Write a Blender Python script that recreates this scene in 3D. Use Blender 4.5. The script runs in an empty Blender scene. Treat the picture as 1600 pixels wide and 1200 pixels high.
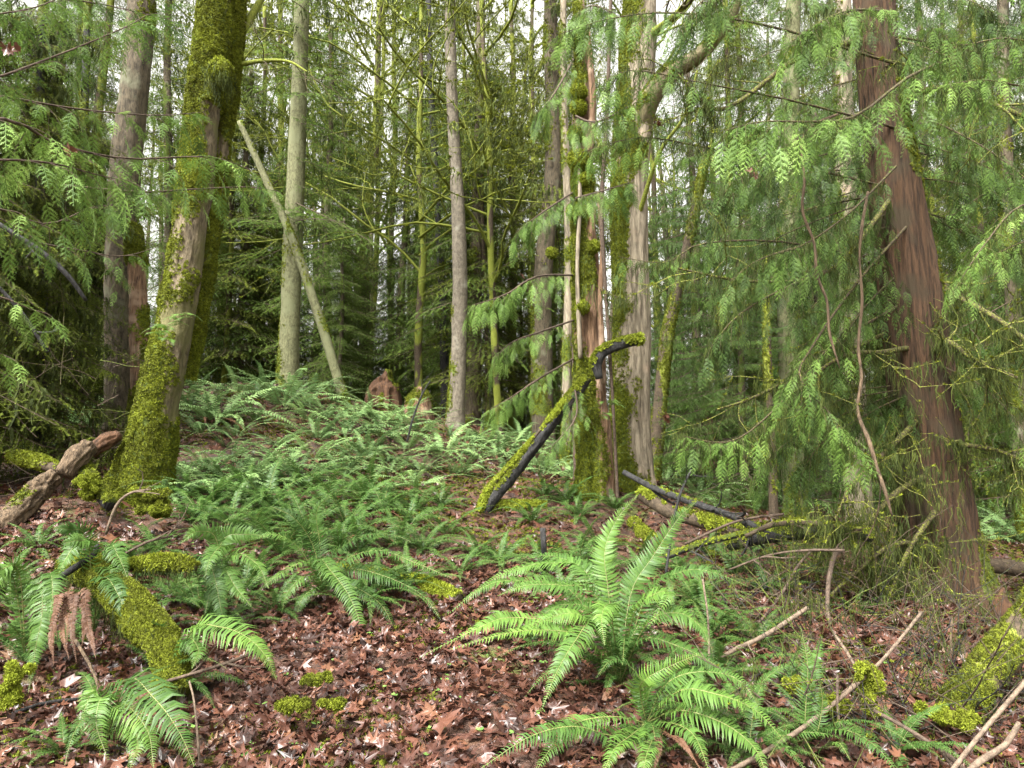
import bpy, math
import numpy as np
from math import radians, sin, cos, pi

# ------------------------------------------------------------------ camera, sky, sun, exposure
scn = bpy.context.scene
COL = scn.collection
F_PX, PITCH, CAM_Z = 1155.0, radians(5.9), 1.6
cam_d = bpy.data.cameras.new("camera"); cam_d.sensor_width = 36; cam_d.lens = 36*F_PX/1600
cam_d.clip_start = 0.05; cam_d.clip_end = 2000
cam = bpy.data.objects.new("camera", cam_d); COL.objects.link(cam)
cam.location = (0, 0, CAM_Z); cam.rotation_euler = (radians(90)+PITCH, 0, 0)
scn.camera = cam

SUN_EL, SUN_AZ = radians(52), radians(215)      # azimuth clockwise from +Y: behind the camera, a little left
w = bpy.data.worlds.new("World"); scn.world = w; w.use_nodes = True
nt = w.node_tree; nt.nodes.clear()
sky = nt.nodes.new("ShaderNodeTexSky"); sky.sky_type = 'NISHITA'; sky.sun_disc = False
sky.sun_elevation = SUN_EL; sky.sun_rotation = SUN_AZ; sky.air_density = 1.0; sky.dust_density = 6.0; sky.ozone_density = 1.0
hsv = nt.nodes.new("ShaderNodeHueSaturation"); hsv.inputs['Saturation'].default_value = 0.0
bg = nt.nodes.new("ShaderNodeBackground"); bg.inputs['Strength'].default_value = 0.15
wo = nt.nodes.new("ShaderNodeOutputWorld")
nt.links.new(sky.outputs[0], hsv.inputs['Color']); tnt = nt.nodes.new("ShaderNodeMix"); tnt.data_type = 'RGBA'; tnt.blend_type = 'MULTIPLY'; tnt.inputs[0].default_value = 1; tnt.inputs[7].default_value = (1, .985, .93, 1)
nt.links.new(hsv.outputs[0], tnt.inputs[6]); nt.links.new(tnt.outputs[2], bg.inputs['Color']); nt.links.new(bg.outputs[0], wo.inputs[0])
sd = bpy.data.lights.new("sun", 'SUN'); sd.energy = 2.0; sd.angle = radians(12); sd.color = (1, .97, .92)
so = bpy.data.objects.new("sun", sd); COL.objects.link(so)
so.rotation_euler = (radians(90)-SUN_EL, 0, pi-SUN_AZ); so.location = (0, 0, 30)
scn.view_settings.view_transform = 'Standard'; scn.view_settings.look = 'None'
scn.view_settings.exposure = 2.1; scn.view_settings.gamma = 1
scn.cycles.max_bounces = 6; scn.cycles.diffuse_bounces = 4; scn.cycles.glossy_bounces = 2
scn.cycles.transmission_bounces = 3; scn.cycles.transparent_max_bounces = 4
scn.cycles.use_denoising = True; scn.cycles.denoiser = 'OPENIMAGEDENOISE'
scn.cycles.caustics_reflective = False; scn.cycles.caustics_refractive = False

# ------------------------------------------------------------------ numbers
rng = np.random.default_rng(11)
def U(a, b, n=None): return rng.uniform(a, b, n)
A3 = lambda *v: np.array(v, float)
def P(px, py, d):
    """world point seen at photo pixel (px,py) at distance d along +Y"""
    u = (px-800)/F_PX; v = (600-py)/F_PX
    D = A3(u, cos(PITCH)-v*sin(PITCH), sin(PITCH)+v*cos(PITCH))
    return A3(0, 0, CAM_Z) + D*(d/D[1])
def hash3(ix, iy, iz, s):
    n = (ix*73856093) ^ (iy*19349663) ^ (iz*83492791) ^ (s*2654435761)
    n = (n ^ (n >> 13))*1274126177 & 0xffffffff
    n = (n ^ (n >> 16))*668265263 & 0xffffffff
    return ((n ^ (n >> 15)) & 0xffffff)/16777215.0
def vnoise(p, s=0):
    p = np.asarray(p, float); i = np.floor(p).astype(np.int64); f = p-i; f = f*f*(3-2*f)
    x, y, z = i[..., 0], i[..., 1], i[..., 2]; fx, fy, fz = f[..., 0], f[..., 1], f[..., 2]
    r = 0
    for dx in (0, 1):
        for dy in (0, 1):
            for dz in (0, 1):
                r = r + hash3(x+dx, y+dy, z+dz, s)*(fx if dx else 1-fx)*(fy if dy else 1-fy)*(fz if dz else 1-fz)
    return r*2-1
def fbm(p, oct=4, s=0, gain=.5):
    p = np.asarray(p, float); a = 1; r = 0; t = 0
    for k in range(oct):
        r = r+a*vnoise(p, s+k); t += a; p = p*2.03+17.1; a *= gain
    return r/t
def unit(v):
    v = np.asarray(v, float); return v/np.maximum(np.linalg.norm(v, axis=-1, keepdims=True), 1e-9)
def spline(pts, n):
    pts = np.asarray(pts, float)
    if len(pts) == 2: t = np.linspace(0, 1, n)[:, None]; return pts[0]*(1-t)+pts[1]*t
    Q = np.vstack([2*pts[0]-pts[1], pts, 2*pts[-1]-pts[-2]]); m = len(pts)-1
    t = np.linspace(0, m-1e-6, n); k = t.astype(int); t = (t-k)[:, None]
    a, b, c, d = Q[k], Q[k+1], Q[k+2], Q[k+3]
    return .5*((2*b)+(c-a)*t+(2*a-5*b+4*c-d)*t**2+(3*b-a-3*c+d)*t**3)

# ------------------------------------------------------------------ ground height
ctl = [(-400,1200,3.0),(100,1200,3.1),(800,1200,3.2),(1500,1200,3.2),(2000,1200,3.3),(215,775,7.5),(90,840,6.2),(0,930,5),(-200,800,6.5),
 (300,650,10),(450,608,13.3),(350,605,13.5),(600,645,13.8),(715,668,13.5),(800,690,15),(930,775,9.5),(985,765,10.8),(800,810,8.2),(600,850,6.8),
 (400,860,6.4),(600,1000,4.6),(300,1010,4.5),(100,1010,4.3),(850,1010,4.7),(1100,1010,4.7),(1100,865,8),(1480,955,6.8),(1200,810,11.5),(1620,810,14),
 (1300,795,20),(1300,905,7),(1700,1000,5.5),(0,660,11),(-300,640,11),(-20,770,8),(1050,765,13),(500,740,9.5),(650,760,9.5)]
CP = [P(*c) for c in ctl]
CP += [A3(*c) for c in ((0,0,0),(0,-4,-.4),(-5,0,.4),(5,0,-.1),(-9,4,1.3),(-14,16,3.2),(-12,28,2.9),(-4,24,2.7),(4,24,1.5),(-20,40,2.2),(0,42,1.7),(14,30,-.1),(25,45,-.9),
   (9,14,.35),(14,16,.1),(10,6,.0),(14,4,-.2),(0,65,1),(40,65,-1),(-40,65,1.5),(-30,10,3))]
CP = np.array(CP)
def tpsk(r2): return .5*r2*np.log(r2+1e-9)
_n = len(CP); _r2 = ((CP[:, None, :2]-CP[None, :, :2])**2).sum(-1)
_K = tpsk(_r2)+np.eye(_n)*.6; _Pm = np.hstack([np.ones((_n, 1)), CP[:, :2]])
_L = np.block([[_K, _Pm], [_Pm.T, np.zeros((3, 3))]])
_W = np.linalg.solve(_L, np.concatenate([CP[:, 2], np.zeros(3)]))
def G(x, y, rough=True):
    x = np.asarray(x, float); y = np.asarray(y, float); sh = np.broadcast(x, y).shape
    X = np.broadcast_to(x, sh).ravel(); Y = np.broadcast_to(y, sh).ravel()
    xc = np.clip(X, -38, 38); yc = np.clip(Y, -5, 62); out = np.empty(len(X))
    for a in range(0, len(X), 20000):
        q = np.stack([xc[a:a+20000], yc[a:a+20000]], 1)
        r2 = ((q[:, None]-CP[None, :, :2])**2).sum(-1)
        out[a:a+20000] = tpsk(r2)@_W[:_n]+_W[_n]+q@_W[_n+1:]
    far = np.clip((np.hypot(X, Y)-60)/80, 0, 1); out = out*(1-far)+0*far
    if rough:
        p = np.stack([X, Y, 0*X], 1); out = out+.10*fbm(p*.9, 3, 5)+.03*fbm(p*4.5, 3, 9)
    return out.reshape(sh)
def hit(px, py, dmin=1.5, dmax=60):
    """where the sight line of a photo pixel meets the ground"""
    ds = np.geomspace(dmin, dmax, 260); a = P(px, py, 1.0)-A3(0, 0, CAM_Z)
    pts = A3(0, 0, CAM_Z)+a*ds[:, None]; g = G(pts[:, 0], pts[:, 1]); b = np.nonzero(pts[:, 2] <= g)[0]
    k = b[0] if len(b) else len(ds)-1
    return A3(pts[k, 0], pts[k, 1], g[k])
def ground_at(px, d):
    p = P(px, 700, d); return A3(p[0], p[1], float(G(p[0], p[1])))

# ------------------------------------------------------------------ mesh builder
class MB:
    def __init__(s): s.V = []; s.Q = []; s.T = []; s.qm = []; s.tm = []; s.A = []; s.n = 0
    def add(s, V, Q=None, T=None, mi=0, tint=.5):
        V = np.asarray(V, float).reshape(-1, 3); k = len(V)
        s.V.append(V); s.A.append(np.broadcast_to(np.asarray(tint, float), (k,)).copy())
        if Q is not None and len(Q): Q = np.asarray(Q, np.int64).reshape(-1, 4); s.Q.append(Q+s.n); s.qm.append(np.broadcast_to(mi, (len(Q),)).copy())
        if T is not None and len(T): T = np.asarray(T, np.int64).reshape(-1, 3); s.T.append(T+s.n); s.tm.append(np.broadcast_to(mi, (len(T),)).copy())
        s.n += k
    def arr(s):
        cat = lambda L, sh: np.concatenate(L) if L else np.zeros(sh, np.int64)
        return dict(V=np.concatenate(s.V), A=np.concatenate(s.A), Q=cat(s.Q, (0, 4)), T=cat(s.T, (0, 3)), qm=cat(s.qm, (0,)), tm=cat(s.tm, (0,)))
    def inst(s, t, M, p, tint=0.0, mi=None):
        M = np.asarray(M, float).reshape(-1, 3, 3); p = np.asarray(p, float).reshape(-1, 3); k = len(M)
        if k == 0: return
        nv = len(t['V']); V = np.einsum('kij,nj->kni', M, t['V'])+p[:, None]
        A = np.clip(t['A'][None]+np.broadcast_to(np.asarray(tint, float), (k,))[:, None], 0, 1)
        off = (np.arange(k)*nv)[:, None, None]
        s.V.append(V.reshape(-1, 3)); s.A.append(A.ravel())
        if len(t['Q']): s.Q.append((t['Q'][None]+off+s.n).reshape(-1, 4)); s.qm.append(np.tile(t['qm'] if mi is None else np.full(len(t['Q']), mi), k))
        if len(t['T']): s.T.append((t['T'][None]+off+s.n).reshape(-1, 3)); s.tm.append(np.tile(t['tm'] if mi is None else np.full(len(t['T']), mi), k))
        s.n += k*nv
    def mesh(s, name, mats, loc=(0, 0, 0), smooth=True):
        t = s.arr(); me = bpy.data.meshes.new(name)
        V = (t['V']-np.asarray(loc, float)).astype(np.float32); nq, ntr = len(t['Q']), len(t['T'])
        me.vertices.add(len(V)); me.vertices.foreach_set("co", V.ravel())
        me.loops.add(nq*4+ntr*3); me.loops.foreach_set("vertex_index", np.concatenate([t['Q'].ravel(), t['T'].ravel()]).astype(np.int32))
        me.polygons.add(nq+ntr); me.polygons.foreach_set("loop_start", np.concatenate([np.arange(nq)*4, nq*4+np.arange(ntr)*3]).astype(np.int32))
        me.polygons.foreach_set("material_index", np.concatenate([t['qm'], t['tm']]).astype(np.int32))
        me.polygons.foreach_set("use_smooth", np.full(nq+ntr, smooth))
        me.update(calc_edges=True)
        a = me.attributes.new("tint", 'FLOAT', 'POINT'); a.data.foreach_set("value", t['A'].astype(np.float32))
        for m in (mats if isinstance(mats, (list, tuple)) else [mats]): me.materials.append(m)
        return me
    def build(s, name, mats, parent=None, loc=(0, 0, 0), smooth=True):
        o = bpy.data.objects.new(name, s.mesh(name, mats, loc, smooth)); COL.objects.link(o); o.location = loc
        if parent is not None:
            o.parent = parent; o.location = np.asarray(loc, float)-np.asarray(parent.location)
        return o
def basis(x, zh):
    """columns: x direction, y side, z normal (near zh)"""
    x = unit(x); zh = np.broadcast_to(np.asarray(zh, float), x.shape); y = np.cross(zh, x)
    bad = np.linalg.norm(y, axis=-1) < 1e-3
    if np.any(bad): y = np.where(bad[..., None], np.cross(A3(.3, .9, .2), x), y)
    y = unit(y); z = np.cross(x, y); return np.stack([x, y, z], -1)
def rotz(a):
    a = np.asarray(a, float); M = np.zeros(a.shape+(3, 3)); M[..., 0, 0] = np.cos(a); M[..., 0, 1] = -np.sin(a)
    M[..., 1, 0] = np.sin(a); M[..., 1, 1] = np.cos(a); M[..., 2, 2] = 1; return M
def frames(pts):
    T = np.gradient(pts, axis=0); T = unit(T); n = len(pts); N = np.zeros_like(T)
    a = A3(0, 0, 1) if abs(T[0, 2]) < .8 else A3(1, 0, 0)
    N[0] = unit(a-T[0]*a.dot(T[0]))
    for i in range(1, n):
        v = N[i-1]-T[i]*N[i-1].dot(T[i]); N[i] = v/max(np.linalg.norm(v), 1e-9)
    return T, N, np.cross(T, N)
def tube(mb, pts, r, sides=5, mi=0, tint=.5, cap=False):
    pts = np.asarray(pts, float); n = len(pts); T, N, B = frames(pts); r = np.broadcast_to(np.asarray(r, float), (n,))
    a = np.arange(sides)/sides*2*pi
    V = pts[:, None]+(N[:, None]*np.cos(a)[None, :, None]+B[:, None]*np.sin(a)[None, :, None])*r[:, None, None]
    i = np.arange(n-1)[:, None]*sides; j = np.arange(sides)[None]; j2 = (j+1) % sides
    Q = np.stack([i+j, i+j2, i+sides+j2, i+sides+j], -1).reshape(-1, 4); V = V.reshape(-1, 3)
    tt = np.repeat(np.broadcast_to(np.asarray(tint, float), (n,)), sides)
    Tt = None
    if cap:
        V = np.vstack([V, pts[:1], pts[-1:]]); tt = np.concatenate([tt, tt[:1], tt[-1:]]); c0, c1 = n*sides, n*sides+1; e = (n-1)*sides
        Tt = [[c0, (k+1) % sides, k] for k in range(sides)]+[[c1, e+k, e+(k+1) % sides] for k in range(sides)]
    mb.add(V, Q, Tt, mi, tt)
def sub(pts, n): return spline(pts, n)

# ------------------------------------------------------------------ materials
def mk(name):
    m = bpy.data.materials.new(name); m.use_nodes = True; m.node_tree.nodes.clear(); return m, m.node_tree.nodes, m.node_tree.links
def ramp(N, stops):
    r = N.new("ShaderNodeValToRGB"); e = r.color_ramp.elements
    while len(e) < len(stops): e.new(.5)
    for k, (p, c) in enumerate(stops): e[k].position = p; e[k].color = (*c, 1)
    return r
def leaf_mat(name, stops, rough=.5, transl=.3, spec=.5, nscale=6, namt=.25):
    m, N, L = mk(name); at = N.new("ShaderNodeAttribute"); at.attribute_name = "tint"
    tc = N.new("ShaderNodeNewGeometry"); no = N.new("ShaderNodeTexNoise"); no.inputs['Scale'].default_value = nscale; no.inputs['Detail'].default_value = 3
    L.new(tc.outputs['Position'], no.inputs['Vector'])
    ma = N.new("ShaderNodeMath"); ma.operation = 'MULTIPLY_ADD'; ma.inputs[1].default_value = namt*2; L.new(no.outputs[0], ma.inputs[0])
    ad = N.new("ShaderNodeMath"); ad.operation = 'SUBTRACT'; L.new(at.outputs['Fac'], ad.inputs[0]); ad.inputs[1].default_value = namt; L.new(ad.outputs[0], ma.inputs[2])
    cr = ramp(N, stops); L.new(ma.outputs[0], cr.inputs[0])
    b = N.new("ShaderNodeBsdfPrincipled"); b.inputs['Roughness'].default_value = rough; b.inputs['Specular IOR Level'].default_value = spec; L.new(cr.outputs[0], b.inputs['Base Color'])
    o = N.new("ShaderNodeOutputMaterial")
    if transl > 0:
        t = N.new("ShaderNodeBsdfTranslucent"); L.new(cr.outputs[0], t.inputs[0]); mx = N.new("ShaderNodeMixShader"); mx.inputs[0].default_value = transl
        L.new(b.outputs[0], mx.inputs[1]); L.new(t.outputs[0], mx.inputs[2]); L.new(mx.outputs[0], o.inputs[0])
    else: L.new(b.outputs[0], o.inputs[0])
    return m
def bark_mat(name, dark, light, moss=((.035, .052, .009), (.13, .17, .022)), scale=14, stretch=.16, rough=.85, bump=.6, blotch=None, spec=.3, lichen=.0):
    """bark with vertical fissures; the tint attribute lays moss over it"""
    m, N, L = mk(name); tc = N.new("ShaderNodeTexCoord"); mp = N.new("ShaderNodeMapping"); mp.inputs['Scale'].default_value = (1, 1, stretch); L.new(tc.outputs['Object'], mp.inputs[0])
    n1 = N.new("ShaderNodeTexNoise"); n1.inputs['Scale'].default_value = scale; n1.inputs['Detail'].default_value = 8; n1.inputs['Roughness'].default_value = .7; n1.inputs['Distortion'].default_value = .4
    L.new(mp.outputs[0], n1.inputs[0])
    cr = ramp(N, [(.36, dark), (.62, light)]); L.new(n1.outputs[0], cr.inputs[0]); col = cr.outputs[0]
    if blotch:
        n2 = N.new("ShaderNodeTexNoise"); n2.inputs['Scale'].default_value = 3.3; n2.inputs['Detail'].default_value = 6; L.new(tc.outputs['Object'], n2.inputs[0])
        r2 = ramp(N, [(.5-lichen, (0, 0, 0)), (.64-lichen, (1, 1, 1))]); L.new(n2.outputs[0], r2.inputs[0])
        mx = N.new("ShaderNodeMix"); mx.data_type = 'RGBA'; L.new(r2.outputs[0], mx.inputs[0]); L.new(col, mx.inputs[6]); mx.inputs[7].default_value = (*blotch, 1); col = mx.outputs[2]
    at = N.new("ShaderNodeAttribute"); at.attribute_name = "tint"
    n3 = N.new("ShaderNodeTexNoise"); n3.inputs['Scale'].default_value = 60; n3.inputs['Detail'].default_value = 6; n3.inputs['Roughness'].default_value = .75; L.new(tc.outputs['Object'], n3.inputs[0])
    mr = ramp(N, [(.35, moss[0]), (.65, moss[1])]); L.new(n3.outputs[0], mr.inputs[0])
    s = N.new("ShaderNodeMath"); s.operation = 'ADD'; L.new(at.outputs['Fac'], s.inputs[0])
    s2 = N.new("ShaderNodeMath"); s2.operation = 'MULTIPLY_ADD'; L.new(n3.outputs[0], s2.inputs[0]); s2.inputs[1].default_value = .9; s2.inputs[2].default_value = -.45; L.new(s2.outputs[0], s.inputs[1])
    st = ramp(N, [(.42, (0, 0, 0)), (.56, (1, 1, 1))]); L.new(s.outputs[0], st.inputs[0])
    mm = N.new("ShaderNodeMix"); mm.data_type = 'RGBA'; L.new(st.outputs[0], mm.inputs[0]); L.new(col, mm.inputs[6]); L.new(mr.outputs[0], mm.inputs[7])
    b = N.new("ShaderNodeBsdfPrincipled"); b.inputs['Roughness'].default_value = rough; b.inputs['Specular IOR Level'].default_value = spec; L.new(mm.outputs[2], b.inputs['Base Color'])
    hm = N.new("ShaderNodeMix"); hm.data_type = 'FLOAT'; L.new(st.outputs[0], hm.inputs[0]); L.new(n1.outputs[0], hm.inputs[2]); L.new(n3.outputs[0], hm.inputs[3])
    bp = N.new("ShaderNodeBump"); bp.inputs['Strength'].default_value = bump; bp.inputs['Distance'].default_value = .03; L.new(hm.outputs[0], bp.inputs['Height']); L.new(bp.outputs[0], b.inputs['Normal'])
    o = N.new("ShaderNodeOutputMaterial"); L.new(b.outputs[0], o.inputs[0]); return m
M = {}
M['fern'] = leaf_mat("fern_leaf", [(.0, (.016, .038, .010)), (.45, (.05, .108, .022)), (.8, (.10, .19, .034)), (1, (.16, .27, .045))], .48, .35, .32)
M['fernfar'] = leaf_mat("fern_leaf_bluish_lifted", [(.0, (.05, .10, .035)), (.5, (.17, .28, .10)), (1, (.27, .41, .14))], .5, .35, .35)  # brightness put into the far leaf colour to offset the strong shade there
M['ferndead'] = leaf_mat("withered_frond", [(0, (.05, .022, .011)), (.6, (.13, .058, .026)), (1, (.22, .12, .05))], .7, .15)
M['rachis'] = leaf_mat("frond_rib", [(0, (.08, .10, .03)), (1, (.22, .22, .07))], .5, 0)
M['cedar'] = leaf_mat("cedar_leaf", [(0, (.022, .042, .012)), (.4, (.06, .11, .024)), (.75, (.125, .215, .04)), (1, (.23, .345, .085))], .5, .32, .2, 2.2, .38)
M['needle'] = leaf_mat("conifer_needle", [(0, (.026, .046, .012)), (.5, (.085, .14, .028)), (1, (.20, .28, .05))], .6, .45, .1, 1.2, .4)
M['olive'] = leaf_mat("mossy_conifer_leaf", [(0, (.03, .04, .01)), (.5, (.10, .13, .02)), (1, (.22, .27, .035))], .7, .45, .1, 1.2, .4)
M['moss'] = leaf_mat("moss_tuft", [(0, (.045, .035, .010)), (.22, (.05, .055, .009)), (.45, (.105, .12, .012)), (.75, (.20, .235, .02)), (1, (.30, .36, .035))], .8, .3, .2, 3.5, .34)
M['hang'] = leaf_mat("hanging_moss", [(0, (.02, .028, .008)), (.5, (.048, .064, .016)), (1, (.12, .15, .03))], .8, .3, .2, 4, .2)
M['litter'] = leaf_mat("fallen_maple_leaf", [(0, (.02, .011, .009)), (.35, (.07, .029, .020)), (.7, (.125, .053, .033)), (.93, (.165, .078, .042)), (1, (.20, .11, .06))], .36, .15, .4, 9, .15)
M['herb'] = leaf_mat("small_herb_leaf", [(0, (.06, .14, .03)), (1, (.18, .32, .07))], .5, .3)
M['fir'] = bark_mat("fir_bark", (.026, .021, .013), (.11, .087, .055), scale=26, stretch=.3, bump=.9, blotch=(.12, .12, .075), lichen=-.06)
M['firgreen'] = bark_mat("grey_green_bark", (.055, .056, .026), (.15, .15, .075), scale=30, stretch=.5, bump=.5, blotch=(.13, .135, .07))
M['alder'] = bark_mat("smooth_grey_bark", (.06, .05, .036), (.15, .128, .095), scale=22, stretch=.6, bump=.45, blotch=(.24, .225, .18), lichen=-.1)
M['cedarbark'] = bark_mat("stringy_cedar_bark", (.012, .007, .004), (.098, .054, .028), scale=42, stretch=.07, bump=1, blotch=(.05, .036, .02), lichen=.0)
M['maple'] = bark_mat("maple_bark", (.045, .034, .02), (.20, .16, .10), scale=26, stretch=.3, bump=1, blotch=(.12, .11, .045), lichen=.06)
M['pale'] = bark_mat("pale_furrowed_bark", (.07, .056, .038), (.29, .245, .175), scale=24, stretch=.14, bump=.9, blotch=(.27, .21, .15), lichen=-.08)
M['rot'] = bark_mat("rotten_wood", (.045, .024, .014), (.24, .145, .085), scale=28, stretch=.08, bump=1, blotch=(.30, .215, .15), lichen=-.03)
M['redrot'] = bark_mat("red_rotten_wood", (.03, .016, .009), (.11, .055, .028), scale=18, stretch=.2, bump=1)
M['wet'] = bark_mat("dark_wet_wood", (.010, .010, .010), (.045, .043, .042), scale=30, stretch=.3, bump=1, rough=.75, spec=.25)
M['twig'] = bark_mat("twig_bark", (.03, .02, .014), (.10, .07, .05), scale=40, stretch=1, bump=.3)
M['palestick'] = bark_mat("pale_stick_bark", (.06, .042, .03), (.19, .14, .10), scale=40, stretch=1, bump=.3)
M['orange'] = bark_mat("peeled_orange_wood", (.03, .02, .012), (.17, .118, .072), scale=44, stretch=.10, bump=1)
M['mossy'] = bark_mat("mossy_branch_bark", (.025, .018, .012), (.085, .062, .038), moss=((.07, .085, .012), (.22, .25, .03)), scale=30, stretch=1, bump=.5)
def ground_mat():
    m, N, L = mk("forest_floor"); g = N.new("ShaderNodeNewGeometry")
    def noise(sc, det=6, r=.6):
        n = N.new("ShaderNodeTexNoise"); n.inputs['Scale'].default_value = sc; n.inputs['Detail'].default_value = det; n.inputs['Roughness'].default_value = r; L.new(g.outputs['Position'], n.inputs[0]); return n
    v = N.new("ShaderNodeTexVoronoi"); v.inputs['Scale'].default_value = 16; L.new(g.outputs['Position'], v.inputs[0])
    se = N.new("ShaderNodeSeparateColor"); L.new(v.outputs['Color'], se.inputs[0])
    c1 = ramp(N, [(0, (.03, .015, .011)), (.4, (.075, .034, .022)), (.8, (.13, .06, .037)), (1, (.19, .10, .055))]); L.new(se.outputs[0], c1.inputs[0])
    n2 = noise(55); c2 = ramp(N, [(.35, (.015, .011, .008)), (.7, (.08, .045, .028))]); L.new(n2.outputs[0], c2.inputs[0])
    mx = N.new("ShaderNodeMix"); mx.data_type = 'RGBA'; mx.inputs[0].default_value = .45; L.new(c1.outputs[0], mx.inputs[6]); L.new(c2.outputs[0], mx.inputs[7])
    n3 = noise(1.1, 8, .65); r3 = ramp(N, [(.56, (0, 0, 0)), (.66, (1, 1, 1))]); L.new(n3.outputs[0], r3.inputs[0])
    n4 = noise(45); c4 = ramp(N, [(.35, (.04, .05, .01)), (.65, (.13, .16, .025))]); L.new(n4.outputs[0], c4.inputs[0])
    m2 = N.new("ShaderNodeMix"); m2.data_type = 'RGBA'; L.new(r3.outputs[0], m2.inputs[0]); L.new(mx.outputs[2], m2.inputs[6]); L.new(c4.outputs[0], m2.inputs[7])
    sp = N.new("ShaderNodeSeparateXYZ"); L.new(g.outputs['Position'], sp.inputs[0])
    fr = N.new("ShaderNodeMapRange"); fr.inputs[1].default_value = 15; fr.inputs[2].default_value = 24; L.new(sp.outputs[1], fr.inputs[0])
    n5 = noise(9, 8); c5 = ramp(N, [(.3, (.03, .05, .015)), (.7, (.10, .17, .045))]); L.new(n5.outputs[0], c5.inputs[0])
    m3 = N.new("ShaderNodeMix"); m3.data_type = 'RGBA'; L.new(fr.outputs[0], m3.inputs[0]); L.new(m2.outputs[2], m3.inputs[6]); L.new(c5.outputs[0], m3.inputs[7])
    b = N.new("ShaderNodeBsdfPrincipled"); b.inputs['Roughness'].default_value = .6; L.new(m3.outputs[2], b.inputs['Base Color'])
    bp = N.new("ShaderNodeBump"); bp.inputs['Strength'].default_value = .8; bp.inputs['Distance'].default_value = .03; L.new(n2.outputs[0], bp.inputs['Height']); L.new(bp.outputs[0], b.inputs['Normal'])
    o = N.new("ShaderNodeOutputMaterial"); L.new(b.outputs[0], o.inputs[0]); return m
M['ground'] = ground_mat()
M['meadow'] = leaf_mat("meadow_grass", [(0, (.12, .2, .04)), (1, (.26, .38, .08))], .8, 0)

def tag(o, label=None, cat=None, group=None, kind=None):
    if label: o['label'] = label
    if cat: o['category'] = cat
    if group: o['group'] = group
    if kind: o['kind'] = kind
    return o
def thing(name, label, cat, loc, group=None):
    o = bpy.data.objects.new(name, None); COL.objects.link(o); o.location = loc; o.empty_display_size = .1
    return tag(o, label, cat, group)

# ------------------------------------------------------------------ the ground sheet
def axis(lo, hi, fine_lo, fine_hi, st, grow=1.13):
    a = list(np.arange(fine_lo, fine_hi, st)); s = st
    while a[-1] < hi: s *= grow; a.append(a[-1]+s)
    s = st
    while a[0] > lo: s *= grow; a.insert(0, a[0]-s)
    return np.array(a)
gx = axis(-420, 420, -10, 11, .09); gy = axis(-60, 700, 1.5, 17, .09)
X, Y = np.meshgrid(gx, gy); Z = G(X, Y); nx, ny = len(gx), len(gy)
gm = MB(); i = np.arange(ny-1)[:, None]*nx; j = np.arange(nx-1)[None]
gm.add(np.stack([X, Y, Z], -1), np.stack([i+j, i+j+1, i+nx+j+1, i+nx+j], -1).reshape(-1, 4))
tag(gm.build("ground", M['ground']), kind='structure')
mm_ = MB(); a = np.linspace(13, 150, 40); b = np.linspace(48, 260, 40); X, Y = np.meshgrid(a, b); X = X+Y*.35-10
i = np.arange(39)[:, None]*40; j = np.arange(39)[None]
mm_.add(np.stack([X, Y, G(X, Y, False)+.35], -1), np.stack([i+j, i+j+1, i+41, i+40+j], -1).reshape(-1, 4) if False else np.stack([i+j, i+j+1, i+40+j+1, i+40+j], -1).reshape(-1, 4))
tag(mm_.build("meadow", M['meadow']), kind='structure')

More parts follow.
